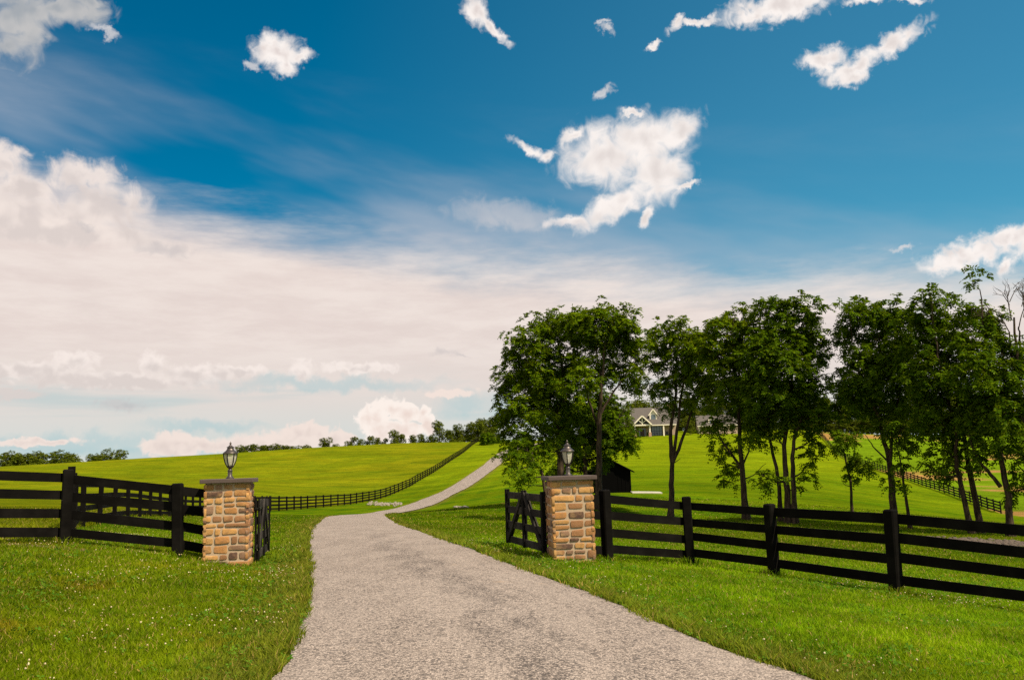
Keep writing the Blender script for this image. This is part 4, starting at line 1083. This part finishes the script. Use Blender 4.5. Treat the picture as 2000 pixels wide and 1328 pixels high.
def house():
    Y = 230; b = at(1254, 851, Y); k = Y / FOC
    X = lambda px: (px - 1254) * k
    Zz = lambda py: (851.5 - py) * k
    root = thing('house', (b[0], b[1], min(h1(b[0], b[1]), b[2]) - .05), 'tan stone house with grey roof, dormers and cream timber gable porch on the rise', 'house', -math.atan2(b[0], b[1]) * .6)
    x0, x1 = X(1212), X(1322)
    m = MB(); m.box(((x0 + x1) / 2, 6.2, 1.5), (x1 - x0, 8.4, 3.6))
    w = m.build('wall', M_wall, root)
    m = MB(); m.box(((x0 + x1) / 2, .9, -.15), (x1 - x0 + .4, 2.4, .3)); m.build('porch_floor', M_chim, root)
    m = MB(); gable(m, x0, x1, -.1, 10.4, 3.2, 7.7, .35, .2, 'x'); rf = m.build('roof', M_shingle, root)
    for xe in (x0 + .05, x1 - .05):   # end gable walls
        g_ = MB(); V = [(xe - .1, .3, 3.3), (xe - .1, 10.0, 3.3), (xe - .1, 5.15, 7.45), (xe + .1, .3, 3.3), (xe + .1, 10.0, 3.3), (xe + .1, 5.15, 7.45)]
        g_.add(V, [(0, 2, 1), (3, 4, 5), (0, 1, 4, 3), (1, 2, 5, 4), (2, 0, 3, 5)]); g_.build('gable_wall', M_trim, root)
    m = MB(); m.box(((x0 + x1) / 2, -.52, 2.93), (x1 - x0 + .6, .12, .26)); m.build('fascia', M_trim, root)
    # porch gable with timber truss
    gx0, gx1 = X(1238.5), X(1271.5); gm = (gx0 + gx1) / 2; gp = 5.35
    m = MB(); gable(m, gx0, gx1, -1.6, 3.0, 3.15, gp, .25, .14, 'y'); m.build('porch_roof', M_shingle, root)
    m = MB(); prism(m, [(gx0 + .3, 3.2), (gx1 - .3, 3.2), (gm, gp - .35)], -1.2, -1.1); m.build('porch_tympanum', M_dark, root)
    for sx, xe in ((-1, gx0), (1, gx1)):
        m = MB(); m.beam((xe + sx * .2, -1.9, 3.05), (gm + sx * .02, -1.9, gp + .02), .14, .34); m.build('bargeboard', M_trim, root)
    m = MB(); m.beam((gx0, -1.55, 3.0), (gx1, -1.55, 3.0), .22, .36); m.build('porch_beam', M_trim, root)
    m = MB(); m.box((gm, -1.5, 4.05), (.24, .16, 1.75)); m.beam((gm - 1.0, -1.5, 4.25), (gm, -1.5, 3.5), .15, .17); m.beam((gm + 1.0, -1.5, 4.25), (gm, -1.5, 3.5), .14, .17); m.build('king_post', M_trim, root)
    for px, pier in ((1240.7, 1), (1269, 1), (1296, 0), (1321, 0)):
        xx = X(px); yy = -1.35 if pier else -.35
        m = MB(); m.box((xx, yy, 1.45), (.36, .36, 2.75), taper=.85); m.build('column', M_trim, root)
        if pier: m = MB(); m.box((xx, yy, .5), (.72, .72, 1.1)); m.build('pier', M_chim, root)
    # entrance
    m = MB(); m.box((X(1255.6), 1.97, 1.15), (1.9, .08, 2.3)); d = m.build('door', M_door, root)
    for sx in (-1, 1):
        m = MB(); m.box((X(1255.6) + sx * .72, 1.90, 1.1), (.26, .05, 1.8)); m.build('sidelight', M_pane, root)
    m = MB(); m.box((X(1255.6), 1.90, 2.12), (1.8, .05, .22)); m.build('transom', M_pane, root)
    # tall window of eight panes
    wx = X(1284); m = MB(); W_, Hw = 2.7, 2.4
    fr = MB(); fr.box((wx, 1.96, 1.45), (W_ + .2, .06, Hw + .2)); f = fr.build('window', M_dark, root)
    for i in range(4):
        for j in range(2):
            q = MB(); q.box((wx - W_ / 2 + (i + .5) * W_ / 4, 1.91, 1.45 - Hw / 2 + (j + .5) * Hw / 2), (W_ / 4 - .1, .04, Hw / 2 - .1)); q.build('pane', M_pane, f)
    m = MB()
    for i in range(9): m.box((wx - 1.3 + i * .325, -.35, .5), (.05, .05, .9))
    m.box((wx, -.35, .97), (2.9, .07, .07)); m.build('porch_railing', M_dark, root)
    # dormers
    for px in (1278, 1226):
        dx = X(px); m = MB(); m.box((dx, 2.6, 4.95), (1.9, 2.6, 2.0)); prism(m, [(dx - .95, 5.94), (dx + .95, 5.94), (dx, 7.15)], 1.32, 3.9); dm = m.build('dormer', M_trim, root)
        m = MB(); gable(m, dx - .95, dx + .95, 1.3, 4.6, 5.92, 7.2, .28, .14, 'y'); m.build('dormer_roof', M_shingle, dm)
        for sx in (-1, 1):
            m = MB(); m.beam((dx + sx * 1.25, .98, 5.55), (dx + sx * .02, .98, 7.2), .1, .26); m.build('bargeboard', M_trim, dm)
        m = MB(); m.box((dx, 1.27, 5.1), (1.1, .06, 1.3)); m.build('dormer_window', M_pane, dm)
    m = MB(); m.box((X(1312), 4.6, 6.2), (1.0, 1.2, 5.0)); m.box((X(1312), 4.6, 8.78), (1.2, 1.4, .18)); m.build('chimney', M_chim, root)
    for px in (1245, 1266):
        m = MB(); m.lathe([(.16, 0), (.24, .35), (.2, .4), (.34, .6), (.3, 1.0), (.05, 1.3)], 9, (X(px), 1.2, 0)); m.build('porch_planter', M_leafd, root)
    m = MB(); m.box((X(1303), 1.3, .55), (.7, .6, .1)); m.box((X(1303), 1.6, .9), (.7, .08, .8)); m.box((X(1303) - .3, 1.3, .27), (.07, .5, .5)); m.box((X(1303) + .3, 1.3, .27), (.07, .5, .5)); m.build('porch_chair', M_dark, root)
    return root
house()
def garage():
    Y = 233; b = at(1402, 848, Y); k = Y / FOC; X = lambda px: (px - 1402) * k
    root = thing('garage', (b[0], b[1], min(h1(b[0], b[1]), b[2]) - .05), 'low tan garage wing with grey roof and white dormer, right of the house', 'garage', -math.atan2(b[0], b[1]) * .6)
    x0, x1 = X(1366), X(1443)
    m = MB(); m.box(((x0 + x1) / 2, 4.2, 1.2), (x1 - x0, 7.6, 2.9)); m.build('wall', M_gardoor, root)
    m = MB(); gable(m, x0, x1, .4, 8.0, 2.6, 5.2, .35, .18, 'x'); m.build('roof', M_shingle, root)
    m = MB(); m.box(((x0 + x1) / 2, .05, 2.35), (x1 - x0 + .7, .1, .22)); m.build('fascia', M_trim, root)
    for xe in (x0 + .1, x1 - .1):
        m = MB(); m.box((xe, .36, 1.15), (.35, .1, 2.3)); m.build('corner_board', M_trim, root)
        g_ = MB(); V = [(xe - .1, .42, 2.62), (xe - .1, 7.98, 2.62), (xe - .1, 4.2, 5.0), (xe + .1, .42, 2.62), (xe + .1, 7.98, 2.62), (xe + .1, 4.2, 5.0)]
        g_.add(V, [(0, 2, 1), (3, 4, 5), (0, 1, 4, 3), (1, 2, 5, 4), (2, 0, 3, 5)]); g_.build('gable_wall', M_trim, root)
    dx = X(1392); m = MB(); m.box((dx, 1.9, 3.5), (1.8, 1.8, 1.4)); dm = m.build('dormer', M_trim, root)
    m = MB(); gable(m, dx - .9, dx + .9, 1.0, 3.8, 4.18, 5.0, .22, .12, 'y'); m.build('dormer_roof', M_shingle, dm)
    m = MB(); m.box((dx, .97, 3.5), (1.0, .06, .95)); m.build('dormer_window', M_pane, dm)
    return root
garage()
def shed():
    Y = 72; b = at(1196, 962, Y); z = h1(b[0], b[1]); k = Y / FOC
    root = thing('shed', (b[0], b[1], z), 'small black board shed with a pitched roof half hidden by the tree clump', 'shed', -.10)
    hw = (1232 - 1190) * k; x0, x1 = -2 * hw + 1.55, 1.55
    m = MB(); prism(m, [(x0, -.3), (x1, -.3), (x1, 1.72), ((x0 + x1) / 2, 2.68), (x0, 1.72)], 0, 5.0); m.build('wall', M_black, root)
    m = MB(); gable(m, x0, x1, 0, 5.0, 1.74, 2.71, .30, .10, 'y'); m.build('roof', M_blackroof, root)
    bt_ = MB()
    for i in range(12): bt_.box((x0 + .1 + i * (x1 - x0 - .2) / 11, -.012, .6), (.05, .022, 1.9))
    bt_.build('batten', M_blackroof, root)
    m = MB(); m.box(((x0 + x1) / 2 - .2, -.03, .8), (1.3, .05, 1.9)); m.build('door', M_black, root)
shed()
def slab():
    a = at(1234, 962, 71.0); c = at(1290, 962, 71.5); V = []; F = []
    n = 14
    for i in range(n + 1):
        t = i / n; x = a[0] + (c[0] - a[0]) * t
        for y in (a[1] - .4, a[1] + .8): V.append((x, y, h1(x, y) + .10))
    for i in range(n): F.append((2 * i, 2 * i + 2, 2 * i + 3, 2 * i + 1))
    V = np.array(V); V2 = V.copy(); V2[:, 2] -= .3; o = len(V)
    F = [tuple(f) for f in F] + [(2 * i, o + 2 * i, o + 2 * i + 2, 2 * i + 2) for i in range(n)] + [(0, 1, o + 1, o), (2 * n, o + 2 * n, o + 2 * n + 1, 2 * n + 1)]
    m = MB(); m.add(np.vstack([V, V2]), F); o_ = m.build('concrete_path', simple_mat('concrete', (.50, .45, .37), .9, .12, 3, .2)); o_['kind'] = 'structure'
slab()

# ------------------------------------------------------------------ stones
def rocks(name, spots, mat, size):
    Vs = []; Fs = []; o = 0
    t = (1 + 5 ** .5) / 2
    iv = np.array([(-1, t, 0), (1, t, 0), (-1, -t, 0), (1, -t, 0), (0, -1, t), (0, 1, t), (0, -1, -t), (0, 1, -t), (t, 0, -1), (t, 0, 1), (-t, 0, -1), (-t, 0, 1)], float); iv /= np.linalg.norm(iv[0])
    fi = np.array([(0, 11, 5), (0, 5, 1), (0, 1, 7), (0, 7, 10), (0, 10, 11), (1, 5, 9), (5, 11, 4), (11, 10, 2), (10, 7, 6), (7, 1, 8), (3, 9, 4), (3, 4, 2), (3, 2, 6), (3, 6, 8), (3, 8, 9), (4, 9, 5), (2, 4, 11), (6, 2, 10), (8, 6, 7), (9, 8, 1)])
    for x, y in spots:
        s = size * rng.uniform(.5, 1.4); v = iv * (1 + rng.normal(0, .16, (12, 1))) * s * rng.uniform(.6, 1.2, 3) * [1, 1, .7]
        Vs.append(v + [x, y, h1(x, y) + s * .18]); Fs.append(fi + o); o += 12
    return link_mesh(name, np_mesh(name, np.vstack(Vs), np.vstack(Fs)), mat)
M_rock = simple_mat('pale_limestone', (.22, .185, .14), .9, .3, 4, .5)
M_grav = simple_mat('brown_gravel', (.085, .062, .045), .95, .35, 8, .6)
sp = []
for _ in range(130):
    px = rng.uniform(718, 784); p = hit(px, 983.5 + (px - 718) * .035 + rng.normal(0, 1.6)); sp.append(p[:2])
tag(rocks('rubble_stones', sp, M_rock, .17), kind='stuff')
sp = []
for _ in range(26):
    px = rng.uniform(886, 916); p = hit(px, 990.5 + (px - 886) * .04 + rng.normal(0, .5)); sp.append(p[:2])
tag(rocks('drain_stones', sp, M_rock, .14), kind='stuff')
sp = []
for _ in range(900):
    px = rng.uniform(1785, 2010); p = at(px, 1050, 34 + rng.normal(0, .9) - (px - 1785) * .008); sp.append(p[:2])
tag(rocks('loose_gravel', sp, M_grav, .10), kind='stuff')
# bare soil under the left fence and at the right gate
def soil_patch(name, c, rx, ry, seed):
    n, k = 40, 6; V = [(c[0], c[1], h1(*c) + .02)]; F = []
    for j in range(1, k + 1):
        for i in range(n):
            a = 2 * math.pi * i / n; w = .7 + .6 * float(fbm([math.cos(a) * 1.5 + seed], [math.sin(a) * 1.5 + seed], 3)[0])
            x = c[0] + math.cos(a) * rx * w * j / k; y = c[1] + math.sin(a) * ry * w * j / k
            V.append((x, y, h1(x, y) + .012 * (1 if j < k else -.5) + .012 * (1 - j / k) + rng.uniform(-.004, .004)))
    for i in range(n): F.append((0, 1 + i, 1 + (i + 1) % n))
    for j in range(k - 1):
        for i in range(n): F.append((1 + j * n + i, 1 + (j + 1) * n + i, 1 + (j + 1) * n + (i + 1) % n, 1 + j * n + (i + 1) % n))
    m = MB(); m.add(V, F); o = m.build(name, M_soil, smooth=True); o['kind'] = 'structure'; return o
for (px, py, Y, rx, ry, sd) in [(40, 1060, 14.4, 1.3, .22, 3), (215, 1072, 15.1, .7, .16, 7), (290, 1080, 15.2, .4, .12, 11), (1050, 1086, 16.0, .5, .2, 19), (1325, 1100, 17.1, .3, .1, 23)]:
    p = at(px, py, Y); soil_patch('bare_soil', (p[0], p[1]), rx, ry, sd)

# ------------------------------------------------------------------ daylight: sky, clouds, sun
SUN_EL, SUN_AZ = 52.0, 126.0          # azimuth measured clockwise from the view direction (+y)
EXPO = 0.75
SKY_STR = 0.10

def build_world():
    w = bpy.data.worlds.new("World"); scene.world = w; w.use_nodes = True
    nt = NT(w.node_tree); w.node_tree.nodes.clear()
    out = nt.node('ShaderNodeOutputWorld'); bg = nt.node('ShaderNodeBackground'); bg.inputs['Strength'].default_value = SKY_STR
    nt.l.new(bg.outputs[0], out.inputs[0])
    sky = nt.node('ShaderNodeTexSky', sky_type='NISHITA'); sky.sun_disc = False
    sky.sun_elevation = R(SUN_EL); sky.sun_rotation = R(SUN_AZ); sky.air_density = 1.0; sky.dust_density = .6; sky.ozone_density = 2.0
    K = 1.0 / (SKY_STR * 2 ** EXPO)
    d = nt.node('ShaderNodeTexCoord').outputs['Generated']
    x, y, z = nt.sep(d)[:3]
    az = nt.math('MULTIPLY', nt.math('ARCTAN2', x, y), 180 / math.pi)
    el = nt.math('MULTIPLY', nt.math('ARCSINE', z), 180 / math.pi)
    p = nt.comb(az, el, 0.0); p0 = p
    # clear air, graded toward the deep teal blue of the photograph
    s = sky.outputs[0]
    air = nt.mix(1.0, s, (.24, .70, .74), 'MULTIPLY'); air = nt.mix(1.0, air, nt.mix(nt.smooth(az, -30, 26), (.50, .66, .72), (1.6, 1.06, .96)), 'MULTIPLY')
    hs = nt.node('ShaderNodeHueSaturation'); hs.inputs['Saturation'].default_value = 1.12; hs.inputs['Value'].default_value = .92; nt.put(hs.inputs['Color'], air); air = hs.outputs[0]
    def C(r, g, b): return tuple(((v / 255) ** 2.2) * K for v in (r, g, b))
    cream = C(237, 222, 214)
    # pale haze low in the sky
    lowc = nt.mix(nt.smooth(el, 1.0, 6.0), C(214, 218, 214), C(229, 217, 210))
    wp = nt.noise(nt.vmath('MULTIPLY', p, (.05, .22, 1)), 1.0, 5, .6)
    wp2 = nt.noise(nt.vmath('MULTIPLY', p, (.11, .5, 1)), 1.0, 6, .65)
    wp3 = nt.noise(nt.vmath('MULTIPLY', nt.comb(nt.math('ADD', az, nt.math('MULTIPLY', el, 1.2)), nt.math('ADD', el, nt.math('MULTIPLY', az, .15)), 3.0), (.06, .17, 1)), 1.0, 4, .5)
    # upper edge of the pale sheet drops from left to right
    edge = nt.math('ADD', nt.math('MULTIPLY', az, -.118), 13.4)
    h = nt.math('SUBTRACT', edge, el)
    h = nt.math('ADD', h, nt.math('MULTIPLY', nt.math('SUBTRACT', wp, .5), 5.5))
    h = nt.math('ADD', h, nt.math('MULTIPLY', nt.math('SUBTRACT', wp2, .5), 4.0))
    sheet = nt.smooth(h, -1.9, 2.6)
    veil = nt.math('MULTIPLY', nt.math('MULTIPLY', nt.smooth(h, -11, -.5), nt.smooth(wp3, .34, .72)), nt.smooth(az, 27, -8, .32, .62))
    col = nt.mix(veil, air, C(196, 196, 204))
    shtone = nt.mix(nt.smooth(wp2, .35, .65), C(230, 214, 207), C(241, 227, 219))
    shtone = nt.mix(nt.smooth(el, 9.5, 3.0), shtone, lowc)
    col = nt.mix(nt.math('MULTIPLY', sheet, .97), col, shtone)
    # teal gaps under the sheet
    gap = nt.noise(nt.vmath('MULTIPLY', p, (.045, .55, 1)), 1.0, 4, .5)
    gm = nt.math('MULTIPLY', nt.math('MULTIPLY', nt.smooth(gap, .50, .66), nt.smooth(el, 6.8, 4.8)), nt.smooth(el, -1, 1.5))
    col = nt.mix(nt.math('MULTIPLY', gm, .45), col, C(158, 196, 202))
    GAPS = [(640, 748, 240, 16, 0), (905, 790, 60, 26, 0), (120, 868, 210, 20, 0), (400, 835, 120, 14, 0), (980, 790, 40, 40, 0)]
    def field(P, ells, grow=1.0):
        f = None
        for (cx, cy, rx, ry, rot) in ells:
            a, e = azel(cx, cy); k = FOC * math.pi / 180 * 1.06
            sx, sy = k * math.cos(R(e)) / (rx * grow), k / (ry * grow)
            if abs(rot) < 6:
                n = nt.node('ShaderNodeVectorMath', operation='MULTIPLY_ADD'); nt.put(n.inputs[0], P)
                n.inputs[1].default_value = (sx, sy, 0); n.inputs[2].default_value = (-a * sx, -e * sy, 0); q = n.outputs[0]
            else:
                c_, s_ = math.cos(R(rot) - ROLL), math.sin(R(rot) - ROLL); A_ = (c_ * sx, s_ * sx, 0); B_ = (-s_ * sy, c_ * sy, 0)
                q = nt.vmath('SUBTRACT', nt.comb(nt.vmath('DOT_PRODUCT', P, A_), nt.vmath('DOT_PRODUCT', P, B_)), (a * A_[0] + e * A_[1], a * B_[0] + e * B_[1], 0))
            l = nt.vmath('LENGTH', q)
            if f is None: f = l
            else:
                n = nt.node('ShaderNodeMath', operation='SMOOTH_MIN'); nt.put(n.inputs[0], f); nt.put(n.inputs[1], l); n.inputs[2].default_value = .35; f = n.outputs[0]
        return f
    def shared(scale, det, off):
        q = nt.vmath('ADD', p, (off, off * .7, 0))
        n = nt.node('ShaderNodeTexNoise', noise_dimensions='2D'); nt.put(n.inputs['Vector'], q); nt.put(n.inputs['Scale'], scale)
        n.inputs['Detail'].default_value = det; n.inputs['Roughness'].default_value = .62
        w = nt.vmath('SUBTRACT', n.outputs['Color'], (.5, .5, .5))
        e = nt.math('SUBTRACT', nt.noise(nt.vmath('ADD', p, (off + 40, off, 0)), scale * 1.5, 8, .52, .7, dim='2D'), .5)
        q2 = nt.vmath('ADD', p, (off + 3, off, 0))
        n1 = nt.noise(q2, scale * .95, 2, .5, dim='2D'); n2 = nt.noise(nt.vmath('ADD', q2, (.22 / scale, .34 / scale, 0)), scale * .95, 2, .5, dim='2D')
        return w, e, nt.math('SUBTRACT', n1, n2)
    SHR = {'A': shared(.46, 7, 5.0), 'B': shared(.80, 6, 65.0)}
    col = nt.mix(nt.math('MULTIPLY', nt.smooth(field(nt.vmath('ADD', p, nt.vmath('SCALE', SHR['A'][0], scale=2.2)), GAPS), 1.4, .2), .5), col, C(160, 198, 205))
    def puffs(col, ells, sh, amp, light, shade, soft=(1.12, .72), alpha=1.0, rel=1.0, tear=1.5, lift=None):
        w, en, rr = SHR[sh]
        pp = nt.vmath('ADD', p0, nt.vmath('SCALE', col, scale=1e-7))   # evaluate the layers one after another
        f = field(nt.vmath('ADD', pp, nt.vmath('SCALE', w, scale=amp)), ells, 1.15)
        ff = nt.math('ADD', nt.math('SUBTRACT', 1.0, f), nt.math('MULTIPLY', en, tear))
        dens = nt.smooth(ff, 1 - soft[0], 1 - soft[1])
        rl = nt.math('SUBTRACT', nt.math('MULTIPLY', rr, 1.6 * rel), nt.math('MULTIPLY', nt.math('SUBTRACT', ff, .55), .45))
        if lift: rl = nt.math('ADD', rl, nt.math('MULTIPLY', nt.math('SUBTRACT', nt.math('ADD', el, nt.math('MULTIPLY', az, .028)), lift[0]), lift[1]))
        tone = nt.mix(nt.smooth(rl, -.40, .16), shade, light)
        return nt.mix(nt.math('MULTIPLY', dens, alpha), col, tone)
    white, whsh = C(252, 244, 239), C(226, 217, 213)
    # low cumulus near the skyline and the long band above it
    col = puffs(col, [(762, 798, 34, 26, 0), (740, 806, 26, 22, 0), (716, 818, 22, 26, 0), (790, 812, 30, 24, 0), (826, 812, 14, 22, 0), (770, 840, 70, 26, 0), (836, 832, 14, 20, 0)], 'B', 1.0, C(252, 240, 231), C(236, 217, 207), (1.02, .70), 1, .5, 1.3, (3.06, .10))
    col = puffs(col, [(340, 868, 50, 26, 0), (312, 872, 35, 18, 0), (390, 872, 50, 14, 0), (600, 848, 62, 22, 0), (545, 862, 120, 18, 0), (650, 858, 44, 20, 0), (470, 872, 80, 14, 0), (70, 864, 82, 8, 0), (880, 768, 52, 9, 0)], 'B', .9, C(244, 226, 216), C(226, 208, 200), (1.05, .65), .9, .5, 1.0, (1.58, .08))
    band = [(60, 722, 85, 16, 0), (145, 706, 44, 20, 0), (300, 708, 26, 22, 0), (215, 744, 170, 16, 0), (400, 727, 80, 15, 0), (590, 722, 26, 20, 0), (700, 718, 80, 13, 0), (30, 770, 50, 10, 0), (470, 725, 60, 9, 0)]
    col = puffs(col, band, 'B', 1.0, C(248, 236, 229), C(219, 208, 203), (1.1, .50), .85, .55, 1.2, (6.08, .30))
    # left bank
    col = puffs(col, [(85, 420, 130, 44, 0), (165, 342, 62, 34, 0), (5, 318, 34, 38, 0), (205, 402, 80, 46, 0), (50, 360, 70, 26, 0), (120, 455, 170, 26, 0)], 'A', 1.7, C(245, 231, 223), C(219, 207, 202), (1.1, .35), .92, .7, 1.3, (16.36, .10))
    # darker scraps
    col = puffs(col, [(868, 690, 26, 9, 5), (900, 692, 18, 3, -8), (325, 488, 46, 11, 5), (160, 440, 22, 6, -10), (240, 790, 40, 10, 0)], 'B', .9, C(204, 196, 195), C(190, 184, 186), (1.35, .3), .55)
    # fair-weather clouds in the blue
    big = [(1185, 305, 84, 56, 0), (1255, 272, 84, 46, 0), (1325, 258, 42, 26, 38), (1285, 345, 56, 52, 0), (1205, 398, 86, 25, 27), (1110, 430, 46, 12, 8), (1345, 361, 26, 5, 4), (1030, 290, 34, 11, -22), (1068, 305, 15, 14, 0), (1120, 268, 30, 15, 15), (1262, 424, 22, 11, 60), (1235, 222, 22, 6, -20)]
    col = puffs(col, big, 'A', 1.7, white, whsh, (1.27, .36), 1, .5, 1.0)
    col = puffs(col, [(1000, 420, 110, 26, -6), (1090, 438, 60, 12, 0)], 'A', 2.0, C(226, 217, 214), C(205, 200, 204), (1.4, .2), .42, .6)
    right = [(1608, 118, 40, 20, -12), (1665, 132, 46, 18, 22), (1738, 92, 58, 17, 24), (1664, 152, 22, 15, 0), (1520, 14, 88, 24, -4), (1468, 32, 34, 14, 0), (1565, 6, 50, 22, 0), (1358, 46, 44, 8, 8), (1328, 44, 12, 10, 0), (1276, 90, 14, 7, 32), (1780, -2, 26, 8, -10), (1690, -4, 36, 8, 0), (1850, 512, 42, 20, 0), (1905, 492, 56, 22, 10), (1975, 466, 52, 20, 6), (2030, 480, 50, 30, 0), (1968, 518, 14, 14, 40)]
    col = puffs(col, right, 'B', 1.4, white, C(226, 216, 212), (1.28, .34), 1, .5, 1.0)
    left = [(548, 104, 42, 27, 0), (528, 96, 30, 26, 0), (586, 110, 24, 12, 12), (558, 130, 21, 17, 0), (930, 24, 26, 22, -40), (965, 60, 34, 10, -38)]
    col = puffs(col, left, 'B', 1.2, white, C(222, 210, 206), (1.27, .36), 1, .5, 1.0)
    col = puffs(col, [(28, 48, 42, 52, 0), (12, 95, 24, 18, 0), (112, 14, 74, 22, 5), (60, 20, 40, 26, 0), (170, 2, 30, 12, 0)], 'A', 1.4, C(206, 202, 198), C(176, 178, 180), (1.35, .4), .85, .8)
    wisps = [(1185, 60, 15, 9, -28), (1180, 182, 17, 11, 40), (1770, 488, 24, 7, 12), (490, 130, 18, 9, 0), (205, 68, 24, 9, -10), (1180, 40, 10, 5, 0)]
    col = puffs(col, wisps, 'B', 1.8, C(226, 222, 222), C(205, 205, 208), (1.25, .1), .8, .4, 1.5)
    # broken cloud over the rest of the sky (behind and overhead)
    rest = nt.smooth(nt.math('ABSOLUTE', az), 40, 60); over = nt.smooth(el, 34, 48)
    m = nt.math('MAXIMUM', rest, over)
    gn = nt.noise(d, 2.4, 6, .6)
    col = nt.mix(nt.math('MULTIPLY', m, nt.smooth(gn, .44, .60)), col, C(236, 226, 220))
    # below the horizon
    col = nt.mix(nt.smooth(el, -.3, -2.0), col, C(90, 100, 60))
    nt.put(bg.inputs['Color'], col)
    w.cycles.sampling_method = 'MANUAL'; w.cycles.sample_map_resolution = 512
build_world()

sun = bpy.data.lights.new('sun', 'SUN'); sun.energy = 4.4; sun.angle = R(2.0); sun.color = (1.0, .87, .68)
sun_o = bpy.data.objects.new('sun', sun); COL.objects.link(sun_o)
sd_ = Vector((math.sin(R(SUN_AZ)) * math.cos(R(SUN_EL)), math.cos(R(SUN_AZ)) * math.cos(R(SUN_EL)), math.sin(R(SUN_EL))))
sun_o.rotation_euler = sd_.to_track_quat('Z', 'Y').to_euler(); sun_o.location = (30, -30, 60)

scene.render.engine = 'CYCLES'
scene.cycles.use_denoising = False
scene.cycles.max_bounces = 6; scene.cycles.diffuse_bounces = 3; scene.cycles.transparent_max_bounces = 8
scene.view_settings.view_transform = 'Standard'; scene.view_settings.look = 'None'
scene.view_settings.exposure = EXPO; scene.view_settings.gamma = 1.0
